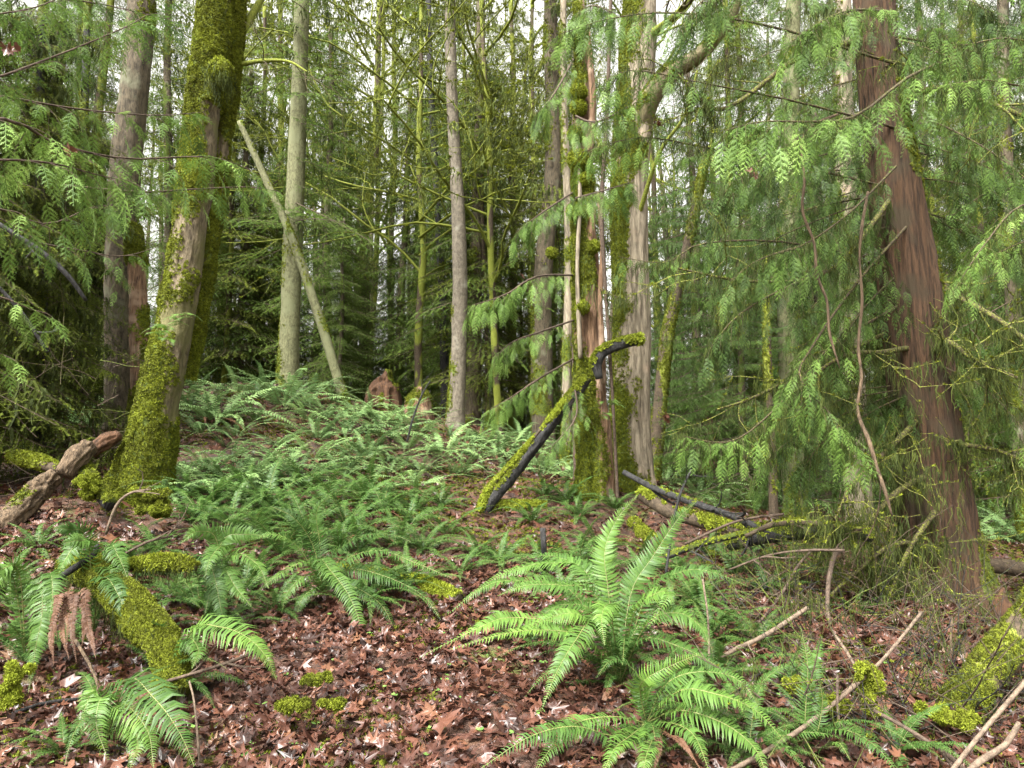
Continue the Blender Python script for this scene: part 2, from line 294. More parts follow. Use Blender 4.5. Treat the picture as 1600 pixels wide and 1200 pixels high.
# ------------------------------------------------------------------ fronds and whole ferns
def frond(mb, pts, wmax=.075, pairs=42, seg=2, tint=.5, face=(0, 0, 1), droop=.25, mi=0, mir=1, seed=0, ribr=.0022, ragged=.12):
    """one sword fern frond along a curve: a rib with a comb of narrow pinnae on each side (materials 0 leaf, 1 rib)"""
    r = np.random.default_rng(seed); pts = np.asarray(pts, float)
    L = np.linalg.norm(np.diff(spline(pts, 30), axis=0), axis=1).sum()
    C = spline(pts, pairs+8); T, _, _ = frames(C); k0 = max(3, int(pairs*.10))
    tube(mb, C[::4] if len(C) > 12 else C, np.linspace(ribr*1.4, ribr*.4, len(C[::4] if len(C) > 12 else C)), 3, mir, .5)
    t = np.linspace(0, 1, len(C))[k0:-1]; C = C[k0:-1]; T = T[k0:-1]; n = len(t)
    S = np.cross(T, np.broadcast_to(np.asarray(face, float), T.shape)); S = unit(S); Nn = np.cross(S, T)
    prof = np.minimum(1, (t/.22))**.55*np.clip(1-np.clip((t-.25)/.76, 0, 1)**1.5, .03, 1)
    step = L/(pairs+7)
    for sg in (-1, 1):
        w = wmax*prof*(1+r.uniform(-ragged, ragged, n)); w = np.where(r.uniform(0, 1, n) < .035, w*.35, w); hw = step*.44*np.clip(prof*1.6, .35, 1)
        fw = r.uniform(.10, .32, n)+t*.35
        D = unit(S*sg+T*fw[:, None]+Nn*(r.uniform(-.2, .2, n)+.25*np.sin(t*9+seed+sg))[:, None])
        W = unit(T-D*np.sum(T*D, 1)[:, None]); W = unit(W+Nn*r.uniform(-.35, .35, n)[:, None]); dr = -Nn*droop
        c = C; rows = [c-W*hw[:, None]*.75, c+W*hw[:, None]*.75]
        if seg >= 2:
            a1 = c+D*(w*.5)[:, None]+Nn*(w*.10)[:, None]; a2 = c+D*w[:, None]+dr*w[:, None]+T*(w*.12)[:, None]
            V = np.stack([rows[0], rows[1], a1+W*hw[:, None]*.8, a1-W*hw[:, None]*.8, a2], 1)
            b = np.arange(n)[:, None]*5
            mb.add(V, b+np.array([[0, 1, 2, 3]]), b+np.array([[3, 2, 4]]), mi, np.repeat(np.clip(tint+r.uniform(-.09, .09, n)+(t-.4)*.12, 0, 1), 5))
        else:
            a2 = c+D*w[:, None]+dr*w[:, None]*.8
            V = np.stack([rows[0]-W*hw[:, None]*.3, rows[1]+W*hw[:, None]*.3, a2], 1); b = np.arange(n)[:, None]*3
            mb.add(V, None, b+np.array([[0, 1, 2]]), mi, np.repeat(np.clip(tint+r.uniform(-.09, .09, n), 0, 1), 3))
def arc(L, e0, e1, az=0, sway=0, n=9, power=1.0, base=(0, 0, 0)):
    """curve of length L leaving the ground at elevation e0 and ending at e1 (degrees)"""
    t = np.linspace(0, 1, n); e = np.radians(e0+(e1-e0)*t**power); a = az+sway*t**1.5
    d = np.stack([np.cos(e)*np.cos(a), np.cos(e)*np.sin(a), np.sin(e)], 1)*(L/(n-1))
    return np.asarray(base, float)+np.vstack([[0, 0, 0], np.cumsum(d[:-1], 0)])
def fern_tpl(nf, pairs, seg, seed, L=1.0, mb=None, dead=5):
    r = np.random.default_rng(seed); mb = mb or MB()
    for k in range(nf):
        az = k/nf*2*pi+r.uniform(-.35, .35); l = L*r.uniform(.65, 1.1); e0 = r.uniform(22, 66)
        frond(mb, arc(l*1.1, e0, e0-r.uniform(55, 105), az, r.uniform(-.5, .5), base=(.03*cos(az), .03*sin(az), 0)), .07*l+.012, pairs, seg, (.25+.13*(seed % 4))+r.uniform(-.2, .3), seed=seed*50+k, ribr=.003)
    for k in range(dead):
        az = r.uniform(0, 2*pi); frond(mb, arc(L*r.uniform(.5, .8), 20, -50, az, .4), .045, pairs//2+4, 1, .5, mi=2, mir=2, seed=seed*50+40+k)
    return mb

# ------------------------------------------------------------------ cedar sprays, boughs
def spray_tpl(L, lod, seed=0, narrow=1.0):
    """a flat drooping fan of scale-leaf branchlets; x runs along it, z is its upper face"""
    r = np.random.default_rng(seed); mb = MB(); step = {0: .019, 1: .024, 2: .05}[lod]*(L/.28 if lod == 2 else 1)
    n = int(L/step); xs = (np.arange(n)+.6)*step; drop = lambda x: -.55*(x/L)**2*L*.5
    ax = np.stack([np.linspace(0, L, 5), 0*np.linspace(0, L, 5), drop(np.linspace(0, L, 5))], 1)
    W = .0022 if lod < 2 else .004
    mb.add(np.concatenate([ax+[0, -W, 0], ax+[0, W, 0]]), [[i, i+1, i+6, i+5] for i in range(4)], None, 0, .35)
    D0, D1, LN, X0 = [], [], [], []
    for i, x in enumerate(xs):
        sgn = 1 if i % 2 else -1; t = x/L
        l = L*.36*min(1, (t+.12)/.32)*(1-t)**.7*r.uniform(.7, 1.2)+.008
        a = radians(r.uniform(40, 56)); d = A3(cos(a), sgn*sin(a)*narrow, -.10+r.uniform(-.12, .12)); d /= np.linalg.norm(d); o = A3(x, 0, drop(x))
        nrm = A3(0, 0, 1); sd = np.cross(nrm, d); sd /= np.linalg.norm(sd); tn = r.uniform(.35, .6)+.12*(t > .7)
        if lod == 2:
            h = l*.20; V = [o-sd*h*.3, o+d*l*.5-sd*h, o+d*l, o+d*l*.5+sd*h]; V[2] = V[2]+A3(0, 0, -l*.25)
            mb.add(V, [[0, 1, 2, 3]], None, 0, tn); continue
        w = .0028; m = o+d*l*.55; e = o+d*l+A3(.12*l, 0, -l*.22)
        mb.add([o-sd*w, m-sd*w, e, m+sd*w, o+sd*w], [[0, 1, 3, 4]], [[1, 2, 3]], 0, tn)
        st = .011 if lod == 0 else .017; q = int(l/st)
        for j in range(1, q+1):
            u = j*st/l; b = o+(d*l*u if u < .55 else (m-o)+(e-m)*(u-.55)/.45)
            ll = (.020 if lod == 0 else .024)*(1-u)**.5*min(1, l/.05)+.005
            for s2 in (-1, 1):
                dd = unit(d*.8+sd*s2*.75+A3(0, 0, r.uniform(-.2, .1))); ww = np.cross(A3(0, 0, 1), dd)*(.0023 if lod == 0 else .0038)
                mb.add([b, b+dd*ll*.45-ww, b+dd*ll, b+dd*ll*.45+ww], [[0, 1, 2, 3]], None, 0, tn+.12*u)
    return mb.arr()
SP0 = [spray_tpl(.26, 0, 1), spray_tpl(.22, 0, 2, .9)]
SP1 = [spray_tpl(.30, 1, 3), spray_tpl(.26, 1, 4, .85)]
SP2 = [spray_tpl(.34, 2, 5), spray_tpl(.30, 2, 6, .8)]
def bough(mb, pts, r0=.008, spr=SP0, spacing=.05, size=1.0, droop=.6, tint=.0, seed=0, start=.15, mi=0, mib=1, tw=0.0, taper=.5, curtain=0.0, spread=1.0, jit=.25):
    """a branch with sprays down both sides; curtain > 0 lets the sprays hang straight down"""
    r = np.random.default_rng(seed); pts = np.asarray(pts, float); L = np.linalg.norm(np.diff(spline(pts, 24), axis=0), axis=1).sum()
    C = spline(pts, 14); tube(mb, C, np.linspace(r0, r0*.25, 14), 4, mib, tw)
    n = max(3, int(L*(1-start)/spacing)); u = np.linspace(start, 1, n)+r.uniform(-.3, .3, n)/n; u = np.clip(u, 0, 1)
    Cf = spline(pts, 101); T, _, _ = frames(Cf); k = (u*100).astype(int); c = Cf[k]; t = T[k]
    up = A3(0, 0, 1); S = unit(np.cross(t, up+0*t)); sg = np.where(np.arange(n) % 2, 1, -1)[:, None]
    d = t*(.75+r.uniform(-jit, jit, (n, 1)))+S*sg*spread*(.8+r.uniform(-jit, jit, (n, 1)))+A3(0, 0, -1)*(droop+curtain*1.6+r.uniform(-jit, jit, (n, 1)))
    d[-1] = t[-1]+A3(0, 0, -.4)
    nh = unit(up+S*sg*.25+t*.5*curtain+r.uniform(-.2, .2, (n, 3)))
    sz = size*(1-taper*(u-.3).clip(0))*r.uniform(.75, 1.2, n)*np.minimum(1, .55+u*1.2)
    Mx = basis(d, nh)*sz[:, None, None]
    for q in range(len(spr)):
        s = np.arange(n) % len(spr) == q; mb.inst(spr[q], Mx[s], c[s], tint+r.uniform(-.12, .12, s.sum()), mi)
def bough2(mb, pts, r0, spr, seed, size=1.0, curtain=.5, tint=0.0, tw=0.0, step=.085, ln=.42, ss=.52):
    """a cedar bough: drooping side branchlets of uneven length, each carrying its own small sprays"""
    r = np.random.default_rng(seed); pts = np.asarray(pts, float); L = np.linalg.norm(np.diff(spline(pts, 24), axis=0), axis=1).sum()
    C = spline(pts, 101); T, _, _ = frames(C); tube(mb, C[::7], np.linspace(r0, r0*.2, len(C[::7])), 5, 1, tw); n = max(4, int(L*.88/step))
    for k in range(n):
        u = .12+.88*(k+r.uniform(-.35, .35))/n; i = int(np.clip(u, 0, 1)*100); t = T[i]; S = unit(np.cross(t, A3(0, 0, 1)))*(1 if k % 2 else -1)
        l = ln*size*r.uniform(.45, 1.25)*min(1, .5+u*1.5)*(1.1-.55*u); cu = curtain*r.uniform(.5, 1.5)
        d = unit(t*r.uniform(.3, .9)+S*r.uniform(.5, 1)+A3(0, 0, -.15-cu*.6)); b = C[i]; q = np.array([b, b+d*l*.5, b+d*l*.85+A3(0, 0, -.22*l*(1+cu))])
        bough(mb, q, .0022, spr, .08*ss*size**.5, ss*size, .25, tint+r.uniform(-.16, .16), seed*131+k, .06, tw=tw, taper=.35, curtain=cu*.3, jit=.4)
    bough(mb, C[-30::6], .002, spr, .05, .8*size, .3, tint, seed+9, .1, tw=tw)
def mossbeard_tpl(seed, L=.19, n=9, wd=.0022):
    r = np.random.default_rng(seed); mb = MB()
    for k in range(n):
        l = L*r.uniform(.3, 1.1); a = r.uniform(0, 2*pi); o = A3(r.uniform(-.05, .05), r.uniform(-.05, .05), .005)
        w = A3(cos(a), sin(a), 0)*wd*r.uniform(.6, 1.3); p = [o]; q = 4
        for i in range(q): p.append(p[-1]+A3(r.uniform(-.5, .5), r.uniform(-.5, .5), -1)*l/q)
        V = []; ww = [1, 1.3, 1, .7, .15]
        for i, c in enumerate(p): V += [c-w*ww[i], c+w*ww[i]]
        mb.add(V, [[2*i, 2*i+1, 2*i+3, 2*i+2] for i in range(q)], None, 0, r.uniform(.25, .75))
        for j in range(int(4)):
            c = p[1+j % 3]; dd = A3(r.uniform(-1, 1), r.uniform(-1, 1), -.9)*l*.16
            mb.add([c-w*.5, c+w*.5, c+dd], None, [[0, 1, 2]], 0, r.uniform(.3, .8))
    return mb.arr()
BEARD = [mossbeard_tpl(k) for k in range(4)]
BEARD_FAR = [mossbeard_tpl(9, .2, 6, .006), mossbeard_tpl(19, .14, 6, .006)]
def tuft_tpl(seed, n=9, h=.022, w=.0028):
    r = np.random.default_rng(seed); mb = MB()
    for k in range(n):
        a = r.uniform(0, 2*pi); e = r.uniform(.2, 1.3); d = A3(cos(a)*cos(e), sin(a)*cos(e), sin(e))*h*r.uniform(.6, 1.3); o = A3(r.uniform(-1, 1), r.uniform(-1, 1), 0)*h*.5
        s = unit(np.cross(d, A3(.3, .2, 1)))*w; m = o+d*.55
        mb.add([o-s, o+s, m+s*1.2, m-s*1.2, o+d+A3(0, 0, -h*.15)], [[0, 1, 2, 3]], [[3, 2, 4]], 0, r.uniform(.3, .75))
    return mb.arr()
TUFT = [tuft_tpl(k) for k in range(3)]
def tufts(mb, pos, nrm, size=1.0, seed=0, tint=0.0, mi=0, tp=TUFT):
    r = np.random.default_rng(seed); n = len(pos); x = unit(np.cross(nrm, r.uniform(-1, 1, (n, 3)))); Mx = np.stack([x, np.cross(nrm, x), nrm], -1)
    Mx = Mx*(np.broadcast_to(size, (n,))*r.uniform(.6, 1.4, n))[:, None, None]; k = r.integers(0, len(tp), n); tn = np.broadcast_to(tint, (n,))
    for q in range(len(tp)): s = k == q; mb.inst(tp[q], Mx[s], pos[s], tn[s]+r.uniform(-.15, .15, s.sum()), mi)
def beards(mb, pos, size=1.0, seed=0, mi=0, tp=BEARD, tint=0.0):
    r = np.random.default_rng(seed); n = len(pos); Mx = rotz(r.uniform(0, 6.28, n))*(np.broadcast_to(size, (n,))*r.uniform(.5, 1.5, n))[:, None, None]; k = r.integers(0, len(tp), n)
    for q in range(len(tp)): s = k == q; mb.inst(tp[q], Mx[s], pos[s], tint+r.uniform(-.2, .2, s.sum()), mi)

# ------------------------------------------------------------------ trunks and logs
def woody(pts, rad, sides=48, step=.06, disp=.05, dscale=9, stretch=.14, seed=0, moss=None, mthick=.03, flare=0, lobes=5, base_h=None, fine=.3):
    """displaced trunk surface. Returns V (n,sides,3), outward normals, moss mask (n,sides), heights"""
    pts = np.asarray(pts, float); rad = np.asarray(rad, float)
    L = np.linalg.norm(np.diff(pts, axis=0), axis=1).sum(); n = max(6, int(L/step))
    C = spline(pts, n); R = np.interp(np.linspace(0, 1, n), np.linspace(0, 1, len(rad)), rad); T, N, B = frames(C)
    a = np.arange(sides)/sides*2*pi; D = N[:, None]*np.cos(a)[None, :, None]+B[:, None]*np.sin(a)[None, :, None]
    s = np.linspace(0, L, n)[:, None]
    ca = np.stack([np.cos(a)[None]*R[:, None], np.sin(a)[None]*R[:, None], s*stretch+0*a[None]], -1)
    nz = fbm(ca*dscale+seed*7.3, 4, seed); big = fbm(np.stack([np.cos(a)[None]*.8+0*s, np.sin(a)[None]*.8+0*s, s*.7+0*a[None]], -1)+seed*3.1, 3, seed+3)
    rr = R[:, None]*(1+big*.14)+(-np.abs(nz)*2+.5)*disp*R[:, None]
    h = C[:, 2]-(C[0, 2] if base_h is None else base_h)
    if flare:
        lob = 1+.5*np.cos(a*lobes+seed)+.3*np.cos(a*(lobes-2)+seed*2)
        rr = rr+R[:, None]*flare*np.exp(-np.clip(h, -.3, 9)/.22)[:, None]*lob[None]*.6
    Vv = C[:, None]+D*rr[..., None]
    m = np.zeros((n, sides))
    if moss is not None:
        az = np.arctan2(D[..., 1], D[..., 0]); nz2 = fbm(Vv*A3(3.2, 3.2, 1.8)+seed, 4, seed+8)
        m = np.clip(moss(az, np.broadcast_to(h[:, None], m.shape), D, np.broadcast_to(s/L, m.shape))+nz2*1.3, 0, 1)
        m = m*m*(3-2*m); Vv = Vv+D*(m*mthick*(1+.8*fbm(Vv*14, 3, seed+9)))[..., None]
    return Vv, D, m, h
def add_woody(mb, Vv, m, mi=0, cap=True, tint=None):
    n, s = m.shape; i = np.arange(n-1)[:, None]*s; j = np.arange(s)[None]; j2 = (j+1) % s
    Q = np.stack([i+j, i+j2, i+s+j2, i+s+j], -1).reshape(-1, 4); V = Vv.reshape(-1, 3); A = m.ravel()
    T = None
    if cap:
        V = np.vstack([V, Vv[0].mean(0)[None], Vv[-1].mean(0)[None]]); A = np.append(A, [0, 0]); c0, c1 = n*s, n*s+1; e = (n-1)*s
        T = [[c0, (k+1) % s, k] for k in range(s)]+[[c1, e+k, e+(k+1) % s] for k in range(s)]
    mb.add(V, Q, T, mi, A)
def surf_samples(Vv, D, m, dens, thr=.35, seed=0):
    """random points on the mossy part of the surface, dens per square metre"""
    r = np.random.default_rng(seed); du = np.linalg.norm(Vv[1:]-Vv[:-1], axis=-1); dv = np.linalg.norm(np.roll(Vv, -1, 1)-Vv, axis=-1)[:-1]
    w = du*dv*(m[:-1] > thr)*m[:-1]; tot = w.sum(); k = int(tot*dens)
    if k < 1: return np.zeros((0, 3)), np.zeros((0, 3))
    f = r.choice(w.size, k, p=(w/tot).ravel()); i, j = f//w.shape[1], f % w.shape[1]; a, b = r.uniform(0, 1, (k, 1)), r.uniform(0, 1, (k, 1)); j2 = (j+1) % w.shape[1]
    p = (Vv[i, j]*(1-b)+Vv[i, j2]*b)*(1-a)+(Vv[i+1, j]*(1-b)+Vv[i+1, j2]*b)*a
    nn = unit(D[i, j]*(1-b)+D[i, j2]*b); return p, nn
def pix_path(pix, d):
    """[(px,py,width px[,depth])] -> points and radii at real depth"""
    pts, rr = [], []
    for q in pix:
        dd = q[3] if len(q) > 3 else d; pts.append(P(q[0], q[1], dd)); rr.append(q[2]*.5*dd/F_PX)
    return np.array(pts), np.array(rr)
def make_trunk(root, pix, d, mat, seed=0, moss=None, dens=4000, mthick=.03, flare=.5, sides=48, step=.06, disp=.06, dscale=9, stretch=.14, name='trunk', tsize=1.0, mtint=0.0, ground=True, lobes=5):
    pts, rr = pix_path(pix, d)
    if ground: pts[0, 2] = float(G(pts[0, 0], pts[0, 1]))-.12
    Vv, D, m, h = woody(pts, rr, sides, step, disp, dscale, stretch, seed, moss, mthick, flare, lobes, base_h=pts[0, 2]+.12)
    mb = MB(); add_woody(mb, Vv, m*.9 if moss is not None else m); tr = mb.build(name, mat, root, tuple(root.location) if root else (0, 0, 0))
    if moss is not None and dens:
        p, nn = surf_samples(Vv, D, m, dens, .3, seed); mb = MB(); tufts(mb, p, nn, tsize, seed, mtint)
        if mb.n: mb.build('moss', M['moss'], tr if root else None, tuple(root.location) if root else (0, 0, 0)).location = (0, 0, 0) if root else (0, 0, 0)
    return Vv, D, m, tr

# ------------------------------------------------------------------ bare and leafy crowns
def limb(mb, p, d, L, r, depth, rg, curl=.35, up=.15, mi=0, tint=.6, out=None, ratio=.62, kids=(3, 5)):
    """a crooked limb that forks"""
    n = 6 if depth else 4; pts = [np.array(p, float)]; d = unit(d)
    for i in range(n-1):
        d = unit(d+rg.uniform(-curl, curl, 3)+A3(0, 0, up*.5)); pts.append(pts[-1]+d*L/(n-1))
    pts = np.array(pts); tube(mb, spline(pts, n+3 if depth else n), np.linspace(r, r*.5, n+3 if depth else n), 5 if depth > 1 else 3, mi, tint)
    if out is not None: out.append((pts, r, depth))
    if depth == 0: return
    for k in range(rg.integers(*kids)):
        t = rg.uniform(.25, 1); i = min(int(t*(n-1)), n-2); b = pts[i]+(pts[i+1]-pts[i])*(t*(n-1)-i); ax = unit(pts[i+1]-pts[i])
        s = unit(rg.uniform(-1, 1, 3)); s = unit(s-ax*s.dot(ax)); limb(mb, b, ax*.6+s*.8+A3(0, 0, .15), L*ratio*rg.uniform(.7, 1.2), r*.5, depth-1, rg, curl, up, mi, tint, out, ratio, kids)
def bough_tpl(kind, seed):
    """reusable 2 m bough for crowns seen from afar; x outward"""
    r = np.random.default_rng(seed); mb = MB(); L = 2.0
    if kind == 'cedar':
        t = np.linspace(0, 1, 5); pts = np.stack([t*L, .15*np.sin(t*3+seed), -.35*t**1.2+.22*t**4], 1)
        bough(mb, pts, .012, SP2, .05, .85, .9, -.02, seed, .1, tw=0, curtain=.35)
        for k in range(9):
            u = .2+.08*k; s = 1 if k % 2 else -1; o = A3(u*L, 0, -.35*u**1.2+.22*u**4); l = .75*(1-u*.6)
            q = np.array([o, o+A3(.45, s*.6, -.15)*l, o+A3(.7, s*1.0, -.55)*l]); bough(mb, q, .006, SP2, .055, .75, .8, .0, seed+k, .1, tw=0, curtain=.5)
    else:
        t = np.linspace(0, 1, 5); pts = np.stack([t*L, .12*np.sin(t*3+seed), -.25*t**1.5], 1); tube(mb, pts, np.linspace(.012, .003, 5), 3, 1, 0)
        for k in range(22):
            u = .08+.92*k/22; s = 1 if k % 2 else -1; o = A3(u*L, .12*np.sin(u*3+seed), -.25*u**1.5); l = .85*(1-u*.75)*r.uniform(.7, 1.1)+.08
            d = unit(A3(.75, s*.9, r.uniform(-.35, .0))); q = np.array([o, o+d*l*.5, o+d*l+A3(0, 0, -.12*l)])
            bough(mb, q, .0025, [FIR2], .085, 1.0, .25, 0, seed+k, .05, tw=0, jit=.3, spread=1.1)
    return mb.arr()
def needle_tpl(L=.20, n=7, seed=0, w=.022):
    r = np.random.default_rng(seed); mb = MB()
    for i in range(n):
        x = L*(i+.3)/n; l = .065*(1-.5*i/n)
        for s in (-1, 1):
            d = A3(.7, s*.7, r.uniform(-.2, .3))*l; o = A3(x, 0, 0); q = A3(w*.5, 0, 0); mb.add([o-q, o+q, o+d], None, [[0, 1, 2]], 0, r.uniform(.3, .7))
    return mb.arr()
FIR2 = needle_tpl()
BT = {'cedar': [bough_tpl('cedar', k) for k in range(3)], 'fir': [bough_tpl('fir', k+10) for k in range(3)]}
def crown(mb, axis_pts, z0, z1, n, reach, kind='cedar', seed=0, sag=-.15, tint=0, az0=None, azw=pi, beard=0, top=.35, zpow=1.0):
    """boughs all round a trunk between heights z0 and z1 (absolute)"""
    r = np.random.default_rng(seed); C = spline(axis_pts, 60); k = np.linspace(0, 1, n)**zpow; z = z0+(z1-z0)*k+r.uniform(-.15, .15, n)
    x = np.interp(z, C[:, 2], C[:, 0]); y = np.interp(z, C[:, 2], C[:, 1]); a = r.uniform(-azw, azw, n)+(az0 or 0)
    l = reach*(1-(1-top)*k)*r.uniform(.55, 1.15, n); d = np.stack([np.cos(a), np.sin(a), sag+r.uniform(-.2, .2, n)], 1)
    Mx = basis(d, A3(0, 0, 1)+r.uniform(-.25, .25, (n, 3)))*(l/2)[:, None, None]*A3(1, 1, 1); p = np.stack([x, y, z], 1); bt = BT[kind]
    for q in range(len(bt)): s = np.arange(n) % len(bt) == q; mb.inst(bt[q], Mx[s], p[s], tint+r.uniform(-.15, .15, s.sum()))
    if beard:
        m = int(n*beard); i = r.integers(0, n, m); u = r.uniform(.15, .8, m)[:, None]; beards(mb, p[i]+d[i]*(l[i, None]*u)-A3(0, 0, .1)*u, 1.6, seed, 2, BEARD_FAR)

# ================================================================== the standing trees nearest the camera
def tree_root(name, label, px, d, cat='tree', group=None): return thing(name, label, cat, ground_at(px, d), group)
def limbs_on(root, specs, mat, seed=0, name='branch', moss=None, twigs=True):
    """each spec is a pixel path [(px,py,w,d)...]: one branch mesh each"""
    for k, sp in enumerate(specs):
        pts, rr = pix_path(sp, 0); mb = MB(); C = spline(pts, 16); tube(mb, C, np.interp(np.linspace(0, 1, 16), np.linspace(0, 1, len(rr)), rr), 7, 0, .45 if moss is None else moss)
        if twigs:
            rg = np.random.default_rng(seed+k)
            for q in range(5):
                i = rg.integers(5, 15); limb(mb, C[i], unit(C[i]-C[i-1])+rg.uniform(-.8, .8, 3), rg.uniform(.3, .8), rr[-1]*.5+.002, 1, rg, .3, .05, 0, .4)
        b = mb.build(name, mat, root, tuple(root.location)); b.location = (0, 0, 0)

# 1 big leaning mossy maple, two stems
r1 = tree_root("bigleaf_maple", "big leaning maple with two stems thickly coated in yellow-green moss, front left", 215, 7.5)
m1 = lambda az, h, D, s: +.74-.35*D[..., 0]-.1*D[..., 1]+.5*np.exp(-h/.9)-.30*np.exp(-((h-1.9)/.6)**2)+.25*np.clip(h-3.2, 0, 1)
V1, D1, _, t1 = make_trunk(r1, [(218, 765, 72), (246, 655, 57), (270, 540, 50), (290, 420, 46), (309, 270, 44), (326, 110, 42), (345, -90, 39)], 7.5, M['maple'], 1, m1, 4200, .04, .5, 96, .04, .16, 9, .14)
m1b = lambda az, h, D, s: .6+.3*D[..., 0]+.1*np.sin(h*4)-.25*np.clip(h-3.4, 0, 1)
make_trunk(r1, [(284, 590, 26), (307, 470, 28), (327, 350, 27), (345, 220, 25), (361, 80, 24), (378, -90, 22)], 7.75, M['maple'], 2, m1b, 6000, .04, 0, 40, .05, .08, 8, .2, name='second_stem', ground=False)
mb = MB(); c = P(345, 112, 7.15); pts = np.array([P(340, 130, 7.35), P(345, 112, 7.15), P(347, 100, 7.05)]); tube(mb, pts, [.10, .085, .05], 10, 0, 1, True)
p = c+unit(rng.normal(size=(700, 3)))*A3(.12, .12, .14)*rng.uniform(.7, 1, (700, 1)); tufts(mb, p, unit(p-c), 1.3, 3, .1, 1); beards(mb, p[:60]-A3(0, 0, .04), .8, 3, 2); mb.build('branch_stub', [M['mossy'], M['moss'], M['hang']], r1, tuple(r1.location)).location = (0, 0, 0)
limbs_on(r1, [[(380, 100, 8, 7.7), (410, 95, 7, 7.6), (450, 96, 5, 7.5), (480, 112, 3, 7.4)], [(372, 60, 14, 7.8), (420, -20, 10, 8), (470, -90, 8, 8.2)]], M['mossy'], 5, moss=.8)

# 2 brown fir behind it, and the mossy snag against it
r2 = tree_root("douglas_fir", "brown-barked fir trunk standing just behind and left of the leaning mossy maple", 188, 10)
make_trunk(r2, [(190, 650, 46), (187, 540, 44), (188, 400, 44), (197, 250, 46), (214, 100, 42), (226, -90, 38)], 10, M['fir'], 3, lambda az, h, D, s: -.5+.9*D[..., 0]*(h > 2.4)*.8+.5*np.exp(-h/.4), 2500, .03, .4, 48, .07, .09, 11, .25, tsize=1.2)
r2b = tree_root("mossy_snag", "narrow broken mossy snag leaning on the brown fir behind the leaning maple", 216, 9.6, 'snag')
make_trunk(r2b, [(222, 650, 30), (218, 520, 26), (214, 430, 24), (209, 350, 10)], 9.6, M['rot'], 4, lambda az, h, D, s: .45+.1*D[..., 0], 5000, .05, .3, 30, .06, .2, 8, .3)

# 3 grey-green fir on the crest
r3 = tree_root("conifer_tree", "straight grey-green conifer trunk rising from the ferny crest, left of the leaning pole", 450, 13.6)
make_trunk(r3, [(450, 612, 32), (453, 520, 31), (459, 360, 30), (466, 180, 26), (472, 0, 24), (474, -120, 22)], 13.6, M['firgreen'], 5, lambda az, h, D, s: .22-.2*D[..., 0]+.4*np.exp(-h/.7)-.12*h, 1500, .012, .3, 36, .1, .04, 14, .5, tsize=1.0)
mb = MB(); C3 = np.array([P(450, 612, 13.6), P(459, 360, 13.6), P(466, 180, 13.6), P(474, -120, 13.6)])
crown(mb, C3, 5.6, 12, 46, 2.1, 'fir', 31, -.25, .0, beard=1); mb.build('crown', [M['needle'], M['twig'], M['hang']], r3, tuple(r3.location)).location = (0, 0, 0)
# 4 leaning dead pole
r4 = tree_root("leaning_pole", "slender dead pole leaning left across the straight grey-green conifer", 548, 12.6, 'dead tree')
make_trunk(r4, [(546, 622, 15), (500, 500, 14), (455, 370, 12.5), (415, 280, 11), (374, 190, 8)], 12.6, M['firgreen'], 6, lambda az, h, D, s: .3+.5*D[..., 2], 1500, .01, .2, 20, .1, .04, 14, .5)
# 5 straight slender tree in the middle
r5 = tree_root("alder_tree", "slender straight grey-brown trunk in the centre with a mossy foot among ferns", 712, 13.4)
make_trunk(r5, [(711, 668, 27), (716, 570, 24), (719, 450, 23), (716, 330, 21), (708, 190, 19), (704, 60, 18), (703, -120, 17)], 13.4, M['alder'], 7, lambda az, h, D, s: .25-.55*D[..., 0]-.22*h, 2500, .02, .35, 36, .08, .03, 14, .7, tsize=1)
limbs_on(r5, [[(704, 190, 3.5, 13.4), (712, 203, 3, 13.2), (722, 200, 2, 13)]], M['mossy'], 3, moss=.9, twigs=False)

# 8 rotten snag, centre right
r8 = tree_root("rotten_snag", "tall rotten snag with peeling pink-brown wood and moss pads, right of centre", 932, 9.5, 'snag')
m8 = lambda az, h, D, s: .22-.60*D[..., 0]+.3*np.exp(-h/.8)+.2*np.sin(h*5)
make_trunk(r8, [(932, 778, 46), (930, 690, 41), (924, 600, 38), (919, 480, 34), (914, 380, 31), (913, 280, 27), (911, 170, 21), (910, 90, 17), (905, -20, 11), (903, -60, 4)], 9.5, M['rot'], 8, m8, 3500, .035, .22, 80, .035, .5, 8, .10)
for k, sp in enumerate([[(944, 600, 8), (938, 480, 9), (941, 380, 7), (933, 300, 5)], [(907, 560, 7), (902, 420, 6), (906, 300, 6), (899, 200, 3)], [(922, 240, 9), (926, 160, 11), (922, 90, 8), (920, 40, 3)]]):
    Vv, D, m, h = woody(*pix_path([(a, b, c_, 9.28) for a, b, c_ in sp], 0), 12, .06, .3, 12, .1, 40+k); mb = MB(); add_woody(mb, Vv, m*0); mb.build('bark_strip', M['rot'] if k != 1 else M['pale'], r8, tuple(r8.location)).location = (0, 0, 0)
mb = MB()
for (x, y, s) in ((903, 145, .10), (904, 168, .09), (905, 60, .11), (903, 250, .12), (898, 330, .09), (928, 385, .06), (900, 210, .09), (910, 480, .07), (862, 395, .05), (912, 280, .07)):
    c = P(x, y, 9.3); q = int(500*s/.1); dd = unit(rng.normal(size=(q, 3))); tufts(mb, c+dd*s*A3(1, .8, 1), dd, 1.6, x, .15)
    tube(mb, np.array([c+A3(0, .02, -s*.8), c, c+A3(0, 0, s*.8)]), [s*.5, s*.9, s*.4], 8, 0, .3, True)
mb.build('moss_pad', M['moss'], r8, tuple(r8.location)).location = (0, 0, 0)
